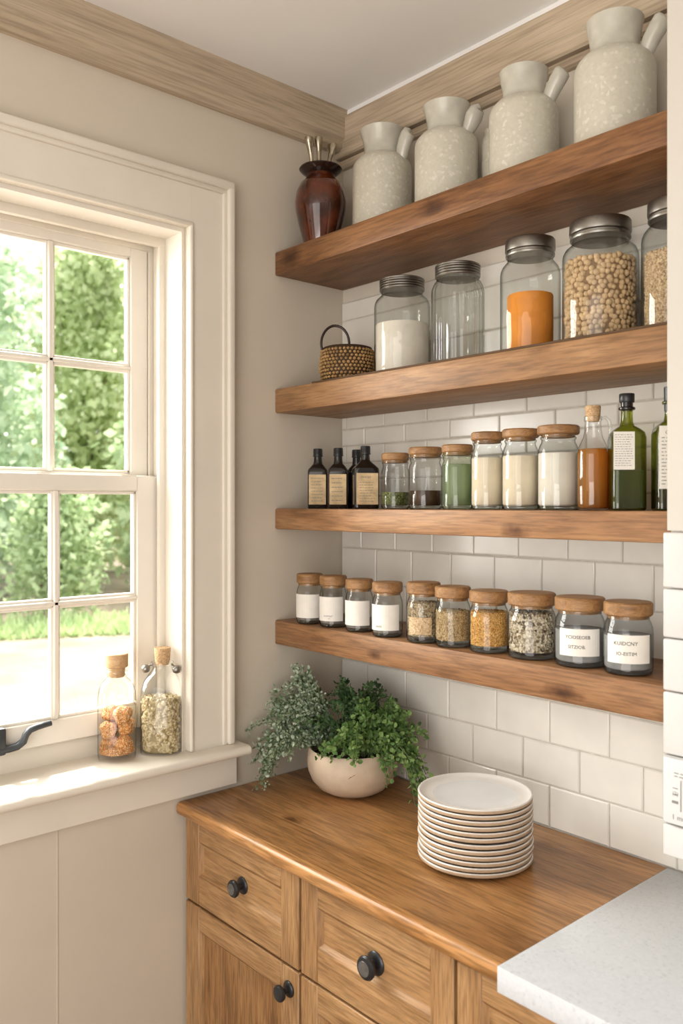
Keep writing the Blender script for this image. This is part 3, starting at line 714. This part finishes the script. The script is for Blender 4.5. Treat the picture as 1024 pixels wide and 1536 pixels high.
green_bottle(1.063, -.160, .0345, .242, 42, 'green glass bottle with black cap and white label, right of the amber oil', 0)
green_bottle(1.158, -.158, .0335, .247, 42, 'green bottle with a tall white label, half hidden behind the pier', 1)

# ------------------------------------------------------------------ second shelf
YJ = -.13
def big_jar(x, r, h, lab, gm=None, neck=.74, sh=.80, ribs=0, lid='flat', sq=2, neckh=.0):
    t = thing('storage_jar', lab, 'jar', (x, YJ, S2+.0006), 45, 'metal lidded jars on the second shelf')
    lh = .030 if lid == 'flat' else .026; bh = h-lh
    MB().lathe([(r*.9, 0, sq), (r*.98, .004, sq), (r, .012, sq), (r, bh*sh, sq), (r*.985, bh*(sh+.035), sq), (r*.93, bh*(sh+.075), sq), (r*(neck+.07), bh*(sh+.11), 2), (r*neck, bh*(sh+.13), 2), (r*neck, bh+.002, 2)], 96 if ribs else 56, cap1=False, ribs=ribs, ribamp=.022 if ribs else 0).obj('glass_body', gm or M['glass'], t)
    MB().lathe([(r*.88, .001), (r*.95, .005), (r*.95, .011), (r*.8, .013), (.002, .009)], 40).obj('glass_base', M['glass'], t)
    lr = r*(neck+.07)
    if lid == 'flat':
        p = [(lr*.98, bh-.008), (lr*.99, bh-.004), (lr*.93, bh-.002), (lr*.93, bh+.002), (lr*1.0, bh+.004), (lr*1.01, bh+.007), (lr*1.0, h-.003), (lr*.97, h), (lr*.5, h+.001), (.001, h+.001)]
    else:
        p = [(lr*.97, bh-.006)]
        for k in range(4): p += [(lr*1.0, bh-.004+k*.0065), (lr*1.0, bh-.001+k*.0065), (lr*.955, bh+.001+k*.0065)]
        p += [(lr*1.0, h-.006), (lr*1.0, h-.002), (lr*.95, h), (lr*.6, h-.001), (.001, h-.001)]
    MB().lathe(p, 48).obj('lid', M['pewter'], t, 35)
    return t, bh
big_jar(.384, .0750, .267, 'metal lidded jar of flour, next to the beaded basket', neck=.74, lid='ring')
big_jar(.580, .0655, .264, 'empty ribbed glass jar with metal lid, between flour and orange powder', neck=.80, sh=.82, ribs=22, lid='ring', gm=M['ribglass'])
big_jar(.800, .0690, .276, 'metal lidded jar holding a block of orange powder', neck=.76, sh=.79)
big_jar(.983, .0800, .273, 'metal lidded jar of chickpeas', neck=.74, sh=.80)
big_jar(1.158, .0700, .272, 'metal lidded jar of grain, cut off by the pier', neck=.76, sh=.80)
content('flour', 'white flour filling over half of a metal lidded jar', 'flour', MB().lathe([(.062, .0145), (.0705, .019), (.0712, .142), (.070, .146), (.045, .150), (.002, .149)], 48), M['flour'], (.384, YJ, S2))
content('orange_powder', 'packed orange powder in a metal lidded jar', 'powder', MB().lathe([(.050, .0145), (.0525, .018), (.0525, .146), (.051, .149), (.002, .150)], 48), M['turmeric'], (.800, YJ, S2))
c = MB(); grains(c, .0758, .166, .0195, .0068, 2, 0, (1, 1, .92), 1, .008)
content('chickpeas', 'dried chickpeas filling the jar between orange powder and grain', 'chickpeas', c, [M['chick'], M['chickcore']], (.983, YJ, S2))
c = MB(); grains(c, .0645, .148, .0185, .0040, 1, .05, (1, 1, .75), 0, .004)
content('grain', 'pale grain filling the jar beside the pier', 'grain', c, M['grain'], (1.158, YJ, S2))
# beaded basket
t = thing('beaded_basket', 'small round brown beaded basket with a dark loop handle', 'basket', (.208, -.17, S2), 0)
m = MB(); bp = [(.060, 0), (.070, .010), (.0755, .035), (.0760, .060), (.073, .085), (.0695, .102)]
m.lathe(bp+[(.064, .104), (.062, .09), (.06, .02), (.002, .015)], 48)
zz = .006
row = 0
while zz < .099:
    rr_ = 0
    for (ra, za), (rb_, zb_) in zip(bp[:-1], bp[1:]):
        if za <= zz <= zb_: rr_ = ra+(rb_-ra)*(zz-za)/(zb_-za)
    n = 40
    for i in range(n):
        a = 2*math.pi*(i+.5*(row % 2)+rnd.uniform(-.15, .15))/n
        m.ball((rr_*math.cos(a), rr_*math.sin(a), zz), .0054*rnd.uniform(.85, 1.1), 1, 1, (1, 1, .95))
    zz += .0095; row += 1
m.obj('body', [M['basket'], M['bead']], t, 60)
hp = []
for k in range(19):
    a = R(-20+220*k/18); q = -.034+.039*math.cos(a); hp.append((q*.664+.018, q*.7477-.016, .112+.050*math.sin(a)))
MB().tube(hp, .0036, 10).obj('handle', M['redrim'], t, 60)

# ------------------------------------------------------------------ top shelf: stoneware jugs
def jug(x, y, r, h, lab, kind, hz=-10):
    t = thing('stoneware_jug', lab, 'jug', (x, y, S1), hz, 'pale stoneware jugs on the top shelf')
    nr = r*.60; rim = r*.74 if kind != 2 else r*.70
    b_ = MB().lathe([(r*.93, 0), (r*.99, .004), (r, .012), (r, h*.62), (r*.985, h*.66), (r*.93, h*.695), (r*.80, h*.735), (r*.68, h*.755)], 56, cap1=False)
    b_.obj('body', M['stone'], t, 60)
    n_ = MB().lathe([(r*.68, h*.752), (nr*1.04, h*.78), (nr, h*.81), (nr*1.02, h*.86), (nr*1.10, h*.92), (rim, h*.985), (rim*1.01, h*.996), (rim*.985, h), (rim*.94, h*.99), (nr*.92, h*.9), (nr*.88, h*.8), (r*.6, h*.7), (.002, h*.69)], 56, cap0=False)
    n_.obj('neck', M['stoneneck'], t, 60)
    hd = MB()
    if kind == 0:
        hd.tube([(r*.66, 0, h*.66), (r*.80, 0, h*.71), (r*.86, 0, h*.77), (r*.95, 0, h*.84), (r*1.06, 0, h*.895), (r*1.12, 0, h*.915), (r*1.155, 0, h*.915)], [.011, .0145, .0165, .0172, .0172, .014, .006], 14, flat=1.2)
    elif kind == 1:
        hd.tube([(r*.62, 0, h*.66), (r*.74, 0, h*.70), (r*.86, 0, h*.76), (r*1.00, 0, h*.83), (r*1.12, 0, h*.885), (r*1.19, 0, h*.90), (r*1.22, 0, h*.885)], [.011, .016, .021, .026, .022, .011, .003], 10, flat=.8)
    else:
        hd.tube([(r*.60, 0, h*.62), (r*.78, 0, h*.70), (r*.92, 0, h*.78), (r*1.08, 0, h*.845), (r*1.20, 0, h*.893), (r*1.25, 0, h*.908), (r*1.27, 0, h*.912)], [.011, .0160, .0188, .0202, .0198, .015, .005], 16)
    hd.obj('handle', M['stoneneck'], t, 60)
    return t
jug(.295, -.118, .083, .302, 'leftmost stoneware jug, plain grey green, beside the red vase', 0, 8)
jug(.532, -.118, .082, .286, 'second stoneware jug from the left, pinkish with a pointed handle', 1, 8)
jug(.776, -.122, .081, .280, 'third stoneware jug from the left, with a leaning stub handle', 2, 8)
jug(1.014, -.124, .085, .298, 'rightmost and nearest stoneware jug, beside the pier', 2, 8)
# crocks half hidden behind the jugs
def crock(x, y, r, h, lab):
    t = thing('stoneware_crock', lab, 'crock', (x, y, S1))
    MB().lathe([(r*.95, 0), (r, .01), (r, h*.82), (r*.93, h*.9), (r*.8, h*.95), (r*.84, h), (r*.76, h), (r*.7, h*.9), (.002, h*.88)], 40).obj('body', M['stone'], t, 60)
crock(.636, -.048, .036, .21, 'slim stoneware crock glimpsed between the second and third jugs')
crock(.185, -.075, .030, .20, 'slim stoneware crock glimpsed between the red vase and first jug')
# red vase with spoons
VX, VY = .094, -.172
t = thing('red_vase', 'glossy dark red brown vase at the left end of the top shelf', 'vase', (VX, VY, S1))
MB().lathe([(.042, 0), (.046, .004), (.052, .03), (.064, .075), (.073, .115), (.0755, .142), (.072, .172), (.060, .197), (.047, .208), (.043, .216), (.042, .224)], 56, cap1=False).obj('body', M['redglaze'], t, 60)
MB().lathe([(.042, .222), (.048, .226), (.060, .236), (.063, .240), (.061, .2435), (.050, .243), (.038, .236), (.036, .2), (.002, .19)], 56, cap0=False).obj('rim', M['redrim'], t, 60)
MB().lathe([(.046, .238), (.046, .246), (.041, .250), (.039, .252), (.030, .2525), (.028, .240)], 48, cap0=False, cap1=False).obj('collar', M['brass'], t, 40)
for k, (dx, dy, lx, ly, tip, lab) in enumerate([(-.020, -.018, -.008, -.008, .333, 'left silver spoon handle standing in the red vase'), (-.004, -.004, -.001, .001, .338, 'middle silver spoon handle standing in the red vase'), (.018, .014, .010, .010, .322, 'right silver spoon handle standing in the red vase')]):
    sp = thing('silver_spoon', lab, 'spoon', (VX+dx*.8, VY+dy*.8, S1+.197), 48, 'silver spoons in the red vase')
    h = tip-.197
    MB().tube([(0, 0, 0), (lx*.4, ly*.4, h*.3), (lx*.8, ly*.8, h*.6), (lx*1.1, ly*1.1, h*.72)], [.005, .006, .0065, .008], 12).obj('shaft', M['silver'], sp, 60)
    e = MB(); e.tube([(lx*1.0, ly, h*.68), (lx*1.3, ly*1.3, h*.78), (lx*1.5, ly*1.5, h*.88), (lx*1.6, ly*1.6, h*.97), (lx*1.6, ly*1.6, h)], [.0085, .012, .0165, .0165, .006], 14, flat=.75); e.obj('spoon_end', M['silver'], sp, 60)

# ------------------------------------------------------------------ bottles on the window stool
t = thing('stopper_bottle', 'clear bottle with flat wooden stopper and orange lumps on the window sill', 'bottle', (-.067, -.735, SZ), 40)
MB().lathe([(.0470, 0), (.0478, .003), (.0487, .008), (.0495, .02), (.0495, .150), (.0485, .168), (.045, .184), (.038, .198), (.029, .207), (.0245, .211), (.0235, .218), (.027, .221), (.027, .228), (.0235, .231)], 56, cap0=False, cap1=False).obj('glass_body', M['thin_glass'], t, 60)
MB().lathe([(.018, .212), (.021, .216), (.021, .236), (.0265, .238), (.0285, .240), (.0285, .271), (.0265, .273), (.001, .2735)], 40).obj('stopper', M['stopper'], t, 40)
lumps = [(-.021, .004, .026, .0235, 1.15), (.022, -.006, .028, .0235, 1.2), (-.020, -.006, .066, .0245, 1.0), (.021, .008, .072, .0235, 1.0), (-.020, .010, .103, .0235, .95), (.019, -.010, .106, .0245, 1.15)]
for k, (dx, dy, dz, rr_, ez) in enumerate(lumps):
    a = R(40); X = -.067+dx*math.cos(a)-dy*math.sin(a); Y = -.735+dx*math.sin(a)+dy*math.cos(a)
    m = MB(); m.ball((0, 0, 0), rr_, 4, 0, (1, 1, 1), None, .05)
    ph = [rnd.random()*6 for q in range(6)]
    m.v = [tuple(Vector(v)*(.93+.10*math.sin(v[0]*150+ph[0])*math.sin(v[1]*170+ph[1])+.09*math.sin(v[2]*190+ph[2]))) for v in m.v]; m.v = [(v[0], v[1], v[2]*ez) for v in m.v]; o = m.obj('candied_lump', M['brittle'], None, 80, (X, Y, SZ+dz+.010))
    tag(o, ['lower left orange lump at the bottom of the stopper bottle', 'lower right orange lump at the bottom of the stopper bottle', 'left orange lump in the middle of the stopper bottle', 'rear orange lump in the middle of the stopper bottle', 'upper left orange lump in the stopper bottle', 'topmost large orange lump in the stopper bottle, facing the room'][k], 'candied lump', 'orange lumps in the stopper bottle')
c = MB(); grains(c, .0455, .018, .016, .0032, 1, .2, (1, 1, .8), 0)
content('orange_crumbs', 'orange pink crumbs around the lumps in the stopper bottle', 'crumbs', c, M['brittle'], (-.067, -.735, SZ))

BX, BY = -.044, -.614
t = thing('corked_bottle', 'clear round shouldered bottle with cork, full of dried blossoms, on the sill', 'bottle', (BX, BY, SZ), 42)
MB().lathe([(.052, 0, 3), (.0535, .003, 3), (.0545, .010, 3), (.0545, .150, 3), (.053, .170, 2.7), (.047, .190, 2.4), (.037, .207, 2), (.029, .217, 2), (.026, .223), (.0255, .230), (.030, .232), (.030, .240), (.026, .242)], 64, cap0=False, cap1=False).obj('glass_body', M['thin_glass'], t, 60)
MB().lathe([(.016, .232), (.020, .244), (.0222, .276), (.0212, .278), (.001, .2785)], 36).obj('cork', M['cork'], t, 40)
for s_ in (-1, 1):
    m = MB(); m.lathe([(.004, 0), (.0085, .002), (.011, .008), (.011, .014), (.0085, .019), (.003, .021)], 24, mat=Matrix.Translation((s_*.036, -.01, .222)) @ Matrix.Rotation(R(90)*s_, 4, 'Y') @ Matrix.Translation((0, 0, -.004)))
    m.tube([(s_*.026, 0, .234), (s_*.034, -.006, .230), (s_*.042, -.01, .222)], .0025, 8)
    m.obj('glass_lug', M['pewter'], t, 50)
c = MB(); c.lathe([(.042, .004, 3), (.0455, .008, 3), (.0455, .135, 3), (.040, .142, 2.5), (.001, .145, 2)], 40, mi=1)
for k in range(560):
    a = rnd.random()*2*math.pi; zz = rnd.uniform(.008, .142); q = .047
    cc, ss = math.cos(a), math.sin(a); nn = 3; cc2 = math.copysign(abs(cc)**(2/nn), cc); ss2 = math.copysign(abs(ss)**(2/nn), ss)
    rr_ = q*(1 if zz < .138 else .8)
    c.ball((rr_*cc2*.925, rr_*ss2*.925, max(zz, .012)), rnd.uniform(.0045, .0098), 2, 0, (1, 1, .85), Euler((rnd.random()*6, rnd.random()*6, 0)), .16)
for k in range(60):
    a = rnd.random()*6.28; q = rnd.random()**.5*.044; c.ball((q*math.cos(a), q*math.sin(a), .143), rnd.uniform(.005, .009), 1, 0, (1, 1, .9), None, .22)
content('dried_blossoms', 'pale dried blossoms filling the corked bottle on the sill', 'dried flowers', c, [M['bloom'], M['bloomcore']], (BX, BY, SZ), 42)

# ------------------------------------------------------------------ plates
PLX, PLY = .760, -.281
first = None
def plate_mesh():
    m = MB(); r = .1275
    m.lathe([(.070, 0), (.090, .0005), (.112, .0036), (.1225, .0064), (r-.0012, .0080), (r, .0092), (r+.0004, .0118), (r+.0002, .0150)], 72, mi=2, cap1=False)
    m.lathe([(r+.0002, .0150), (r-.0008, .0165), (r-.0026, .0170), (r-.005, .0160)], 72, mi=0, cap0=False, cap1=False)
    m.lathe([(r-.005, .0160), (.117, .0118), (.106, .0092), (.094, .0082)], 72, mi=0, cap0=False, cap1=False)
    m.lathe([(.094, .0082), (.09, .0072), (.05, .0068), (.002, .0068)], 72, mi=1, cap0=False)
    return m
ords = ['bottom', 'second', 'third', 'fourth', 'fifth', 'sixth', 'seventh', 'eighth', 'ninth', 'tenth', 'eleventh', 'topmost']
for k in range(12):
    lab = '%s cream dinner plate %s' % (ords[k], {0: 'of the stack, resting on the worktop', 11: 'of the stack, its grey well showing'}.get(k, 'from the bottom of the stack'))
    if first is None:
        o = plate_mesh().obj('dinner_plate', [M['plate'], M['plate_top'], M['plate_edge']], None, 60); first = o
    else:
        o = first.copy(); COL.objects.link(o)
    j = random.Random(k+3)
    o.location = (PLX+j.uniform(-.0014, .0014), PLY+j.uniform(-.0014, .0014), .9203+k*.0120+(.0022 if k > 5 else 0)); o.rotation_euler = (0, 0, j.random()*6)
    tag(o, lab, 'plate', 'stacked dinner plates')

# ------------------------------------------------------------------ planter bowl with herbs
WX, WY = .247, -.186
t = thing('planter_bowl', 'round cream stoneware planter bowl in the worktop corner', 'bowl', (WX, WY, .92))
MB().lathe([(.052, 0), (.070, .002), (.092, .014), (.112, .036), (.123, .062), (.126, .085), (.124, .108), (.121, .120), (.118, .123), (.114, .121), (.115, .1), (.112, .09)], 64, cap1=False).obj('body', M['bowl'], t, 60)
m = MB(); m.lathe([(.113, .098), (.08, .103), (.04, .106), (.002, .107)], 40, cap0=False); m.obj('soil', M['soil'], t, 60)
mk = MB()
for (a, z, l, tilt) in ((42, .072, .020, .6),):
    pts = []
    for q in range(4):
        zz = z+l*tilt*q/3; aa = R(a)+l*q/3/.12
        pts.append((.1255*math.sin(aa), -.1255*math.cos(aa), zz))
    mk.tube(pts, [.0005, .0011, .0011, .0004], 6)
mk.obj('glaze_mark', M['seed'], t, 60)

def leaflet(mb, p, d, up, ln, wd, mi=0, cup=.15):
    d = d.normalized(); s = d.cross(up)
    if s.length < 1e-3: s = d.cross(Vector((1, 0, 0)))
    s.normalize(); n = s.cross(d)
    vs = [p, p+d*ln*.35+s*wd*.5+n*ln*cup, p+d*ln*.75+s*wd*.42+n*ln*cup*.8, p+d*ln, p+d*ln*.75-s*wd*.42+n*ln*cup*.8, p+d*ln*.35-s*wd*.5+n*ln*cup, p+d*ln*.5]
    mb.add(vs, [(0, 1, 6), (1, 2, 6), (2, 3, 6), (3, 4, 6), (4, 5, 6), (5, 0, 6)], mi)
def bez(a, b, c, d, n): 
    out = []
    for i in range(n+1):
        t_ = i/n; u = 1-t_
        out.append(a*u**3+b*3*u*u*t_+c*3*u*t_*t_+d*t_**3)
    return out
def herb(name, label, base, ends, n_leaf, lsize, mat, seed, spread=.012, wd=.7, clamp=True, lift=.06, stem_r=.0011):
    rr = random.Random(seed)
    t = thing(name, label, 'herb plant', (WX, WY, 1.02), 0, 'herbs growing in the planter bowl')
    lf = MB(); st = MB(); O = Vector((WX, WY, 1.02))
    def rv(): 
        v = Vector((rr.gauss(0, 1), rr.gauss(0, 1), rr.gauss(0, 1))); return v.normalized()
    for (e, cnt, jit, hi) in ends:
        e = Vector(e)
        for k in range(cnt):
            b0 = Vector(base)+Vector((rr.uniform(-.03, .03), rr.uniform(-.03, .03), 0))
            tip = e+Vector((rr.gauss(0, jit), rr.gauss(0, jit), rr.gauss(0, jit)))
            top = max(b0.z, tip.z)+lift*rr.uniform(.5, 1.1)*hi
            p1 = Vector((b0.x*.8+tip.x*.2, b0.y*.8+tip.y*.2, b0.z*.4+top*.6)); p2 = Vector((b0.x*.2+tip.x*.8, b0.y*.2+tip.y*.8, top))
            pts = bez(b0, p1, p2, tip, 14)
            for q in pts:
                q.x = max(q.x, .008); q.y = min(q.y, -.014); q.z = max(q.z, .928)
            st.tube([q-O for q in pts], stem_r, 5)
            for i in range(n_leaf):
                f = .18+.82*(i+rr.random())/n_leaf; j = min(13, int(f*14)); fr = f*14-j
                p = pts[j].lerp(pts[j+1], min(fr, 1)); d = (pts[j+1]-pts[j]).normalized() if (pts[j+1]-pts[j]).length > 1e-6 else Vector((0, 0, -1))
                o_ = rv()*spread*rr.random()
                p = p+o_; dd = (rv()*.9+d*.5+Vector((0, 0, .25)))
                l = lsize*rr.uniform(.55, 1.15)
                tipp = p+dd.normalized()*l
                if p.x < .004 or tipp.x < .004 or p.y > -.011 or tipp.y > -.011 or p.z < .923 or tipp.z < .922: continue
                if min(math.hypot(p.x-WX, p.y-WY), math.hypot(tipp.x-WX, tipp.y-WY)) < .129 and min(p.z, tipp.z) < 1.044: continue
                leaflet(lf, p-O, dd, rv(), l, l*wd)
    st.obj('stems', M['stem'], t, 60)
    lf.obj('foliage', mat, t, 0)
    return t
DE = [((.055, -.30, 1.155), 6, .022, 1), ((.035, -.34, 1.06), 7, .02, 1.1), ((.062, -.36, .98), 7, .016, 1.4), ((.10, -.385, .955), 6, .014, 1.6), ((.14, -.36, 1.02), 6, .016, 1.3),
      ((.10, -.27, 1.15), 7, .02, 1), ((.03, -.26, 1.10), 6, .02, 1), ((.15, -.30, 1.12), 7, .02, 1), ((.085, -.33, 1.10), 7, .02, 1), ((.05, -.22, 1.19), 5, .018, 1), ((.09, -.25, 1.205), 4, .016, .8)]
herb('trailing_herb', 'dusty grey green fine leaved herb trailing over the left of the planter bowl', (.185, -.225, 1.034), DE, 92, .0118, M['dusty'], 5, .017, .7)
HE = [((.20, -.20, 1.15), 8, .022, .8), ((.26, -.15, 1.16), 7, .022, .8), ((.28, -.20, 1.135), 7, .022, .9), ((.16, -.16, 1.18), 6, .02, .8), ((.235, -.10, 1.185), 5, .016, .6), ((.31, -.13, 1.15), 6, .02, .8), ((.22, -.27, 1.10), 6, .02, 1)]
herb('dark_herb', 'dark green small leaved herb upright in the middle of the planter bowl', (.245, -.185, 1.034), HE, 34, .014, M['darkleaf'], 8, .014, .8)
FE = [((.38, -.12, 1.145), 7, .018, .9), ((.40, -.17, 1.09), 7, .02, 1), ((.43, -.15, 1.03), 8, .018, 1.3), ((.475, -.15, .985), 8, .016, 1.5), ((.50, -.17, .955), 7, .014, 1.6), ((.44, -.21, 1.01), 5, .018, 1.2),
      ((.34, -.26, 1.10), 7, .02, 1), ((.36, -.29, 1.05), 6, .018, 1.2), ((.30, -.30, 1.065), 6, .016, 1.1), ((.34, -.20, 1.13), 7, .02, .8), ((.42, -.11, 1.09), 6, .018, 1), ((.27, -.315, 1.05), 4, .012, 1.2)]
herb('leafy_herb', 'fresh green lobed leaf herb spilling over the right of the planter bowl', (.305, -.185, 1.034), FE, 36, .0155, M['freshleaf'], 11, .014, .85)

# ------------------------------------------------------------------ outside the window
GZ = -.3
struct(MB().box((-70, -60, GZ-.2), (-.4, 70, GZ)), 'ground', M['sand'], 'pale sandy ground outside the window', 'ground', 0)
def out_dir(px): pass
FWD = Vector((-.960, .280, 0)); FWD = Vector((-.92, .40, 0)).normalized(); SIDE = Vector((-FWD.y, FWD.x, 0))   # towards the trees / along the tree line
CEN = Vector((1.98, -1.77, 0))
g = MB(); rr = random.Random(3)
for k in range(7000):
    d = rr.uniform(13.4, 14.6); s = rr.uniform(-6, 6)
    p = CEN+FWD*d+SIDE*s; p.z = GZ
    h = rr.uniform(.10, .34)*(.55+.45*min(1, (d-13.4)/1.0)); a = rr.random()*6.28; w = .05
    dx, dy = math.cos(a)*w, math.sin(a)*w; lx, ly = rr.uniform(-.1, .1), rr.uniform(-.1, .1)
    g.add([(p.x-dx, p.y-dy, p.z), (p.x+dx, p.y+dy, p.z), (p.x+lx, p.y+ly, p.z+h)], [(0, 1, 2)])
o = g.obj('grass', M['grass'], None, 0); tag(o, 'strip of rough green grass below the trees', 'grass', kind='stuff')
def tree(d, s, h, r, mat, n, lab, seed, name='tree', low=.10, leaf=.30):
    rr = random.Random(seed); p = CEN+FWD*d+SIDE*s; p.z = GZ
    t = thing(name, lab, 'tree', p, 0, 'trees beyond the sandy yard')
    tk = MB(); tk.tube([(0, 0, -.02), (.04, .02, h*.25), (-.03, .05, h*.5), (0, 0, h*.8)], [.16*h/6, .13*h/6, .09*h/6, .03*h/6], 10)
    blobs = []
    for k in range(14):
        zf = low+(.96-low)*(k+.5)/14; rad = r*(1-.6*max(0, (zf-.55)/.45)**1.7)*rr.uniform(.75, 1)
        a = k*2.4; q = rad*.55
        blobs.append((Vector((q*math.cos(a), q*math.sin(a), zf*h)), rad*.62)); blobs.append((Vector((q*math.cos(a+2.1), q*math.sin(a+2.1), zf*h+.2)), rad*.6)); blobs.append((Vector((q*math.cos(a+4.2), q*math.sin(a+4.2), zf*h-.1)), rad*.6)); blobs.append((Vector((0, 0, zf*h)), rad*.6))
        if zf > .25: tk.tube([(0, 0, zf*h*.75), (q*.5*math.cos(a), q*.5*math.sin(a), zf*h*.9), (q*math.cos(a), q*math.sin(a), zf*h)], [.04, .03, .012], 6)
    tk.obj('trunk', M['bark'], t, 60)
    lf = MB()
    for k in range(n):
        c, br = blobs[rr.randrange(len(blobs))]
        v = Vector((rr.gauss(0, 1), rr.gauss(0, 1), rr.gauss(0, 1))).normalized()*br*(rr.random()**.33)
        q = c+Vector((v.x, v.y, v.z*.8)); 
        if q.z < .05: continue
        d_ = Vector((rr.gauss(0, 1), rr.gauss(0, 1), rr.gauss(0, 1)-.4)); u_ = Vector((rr.gauss(0, 1), rr.gauss(0, 1), rr.gauss(0, 1)))
        l = leaf*rr.uniform(.6, 1.2); d_.normalize(); s_ = d_.cross(u_).normalized()*l*.32
        lf.add([q, q+d_*l*.5+s_, q+d_*l, q+d_*l*.5-s_], [(0, 1, 2, 3)])
    lf.obj('foliage', mat, t, 0)
tree(20.0, -3.4, 5.6, 2.5, M['tree2'], 16000, 'broad green tree seen through the right hand panes', 1)
tree(20.0, 2.5, 8.8, 2.5, M['tree3'], 16000, 'broad blue green tree seen through the left hand panes', 2)
tree(26.6, -.6, 10.0, 2.9, M['tree1'], 16000, 'pale sunlit tree behind the gap between the front two trees', 4)
tree(26.6, -7.2, 9.0, 2.6, M['tree1'], 5000, 'pale green tree furthest back towards the right jamb', 3)
tree(26.6, 6.2, 10.2, 2.7, M['tree2'], 7000, 'dark green tree furthest back at the far left', 5)
tree(15.9, .15, 2.5, 1.0, M['tree2'], 3600, 'low dark bush in front of the trees, centre of the lower panes', 6, 'bush', .1, .17)
tree(15.9, -2.3, 2.2, 1.0, M['tree1'], 3000, 'low light green bush seen through the right lower pane', 7, 'bush', .1, .17)
tree(15.9, 2.6, 2.4, 1.0, M['tree3'], 3000, 'low grey green bush at the left of the lower panes', 8, 'bush', .1, .17)

# ------------------------------------------------------------------ light
w = bpy.data.worlds.new('sky'); scene.world = w; w.use_nodes = True
nt = w.node_tree; nt.nodes.clear()
wo = nt.nodes.new('ShaderNodeOutputWorld'); bg = nt.nodes.new('ShaderNodeBackground')
tc = nt.nodes.new('ShaderNodeTexCoord'); sp = nt.nodes.new('ShaderNodeSeparateXYZ'); L(nt, tc.outputs['Generated'], sp.inputs[0])
up = ramp(nt, sp.outputs['Z'], [(.0, (.62, .52, .42)), (.48, (.72, .66, .58)), (.52, (1.0, .985, .95)), (1, (.86, .93, 1.0))])
mr = N(nt, 'ShaderNodeMapRange'); L(nt, sp.outputs['Z'], mr.inputs[0]); mr.inputs[1].default_value = -1; mr.inputs[2].default_value = 1
rmp = [n for n in nt.nodes if n.type == 'VALTORGB'][0]; L(nt, mr.outputs[0], rmp.inputs[0])
# brighter sky on the window side
mx = N(nt, 'ShaderNodeMapRange'); L(nt, sp.outputs['X'], mx.inputs[0]); mx.inputs[1].default_value = .5; mx.inputs[2].default_value = -.6; mx.inputs[3].default_value = .55; mx.inputs[4].default_value = 2.6
L(nt, up, bg.inputs[0]); L(nt, mx.outputs[0], bg.inputs[1]); L(nt, bg.outputs[0], wo.inputs[0])

def lamp(name, typ, loc, target, energy, color=(1, 1, 1), **kw):
    d = bpy.data.lights.new(name, typ); d.energy = energy; d.color = color
    for k, v in kw.items(): setattr(d, k, v)
    o = bpy.data.objects.new(name, d); COL.objects.link(o); o.location = loc
    o.rotation_euler = (Vector(target)-Vector(loc)).to_track_quat('-Z', 'Y').to_euler(); return o
lamp('sun', 'SUN', (-6, 3, 9), (-6+.60, 3-.42, 9-.95), 7.5, (1, .94, .84), angle=R(3))
lamp('window_daylight', 'AREA', (-1.1, -1.3, 2.2), (.9, -.3, 1.0), 125, (1, .985, .96), shape='RECTANGLE', size=1.6, size_y=1.8)
lamp('room_fill', 'AREA', (2.4, -4.2, 2.0), (.5, -.2, 1.5), 34, (1, .965, .92), shape='RECTANGLE', size=2.6, size_y=1.8)  # unseen fill lamp behind the camera, added to lift the room
lamp('ceiling_fill', 'AREA', (2.2, -3.2, 1.0), (1.2, -1.4, 2.92), 46, (1, .97, .94), shape='RECTANGLE', size=2.0, size_y=2.0)  # added lamp out of view, aimed up to brighten the ceiling

lamp('tree_fill', 'AREA', (-4.5, 2.5, 9.5), (-17, 5.5, 2.5), 2600, (1, .98, .94), shape='RECTANGLE', size=7, size_y=7)  # lamp added out of view to brighten the trees, standing in for sky

# ------------------------------------------------------------------ camera
cam = bpy.data.cameras.new('camera'); co = bpy.data.objects.new('camera', cam); COL.objects.link(co)
co.location = (1.9823, -1.7681, EYE)
co.rotation_euler = (R(90), 0, .8445)
cam.sensor_width = 36; cam.lens = 1268.88/1536*36; cam.shift_y = -12/1536
cam.clip_start = .05; cam.clip_end = 300
cam.dof.use_dof = True; cam.dof.focus_distance = 2.1; cam.dof.aperture_fstop = 3.4
scene.camera = co
scene.cycles.transparent_max_bounces = 32
scene.view_settings.view_transform = 'Standard'
scene.view_settings.look = 'None'
scene.view_settings.exposure = 0.12
scene.view_settings.gamma = .92
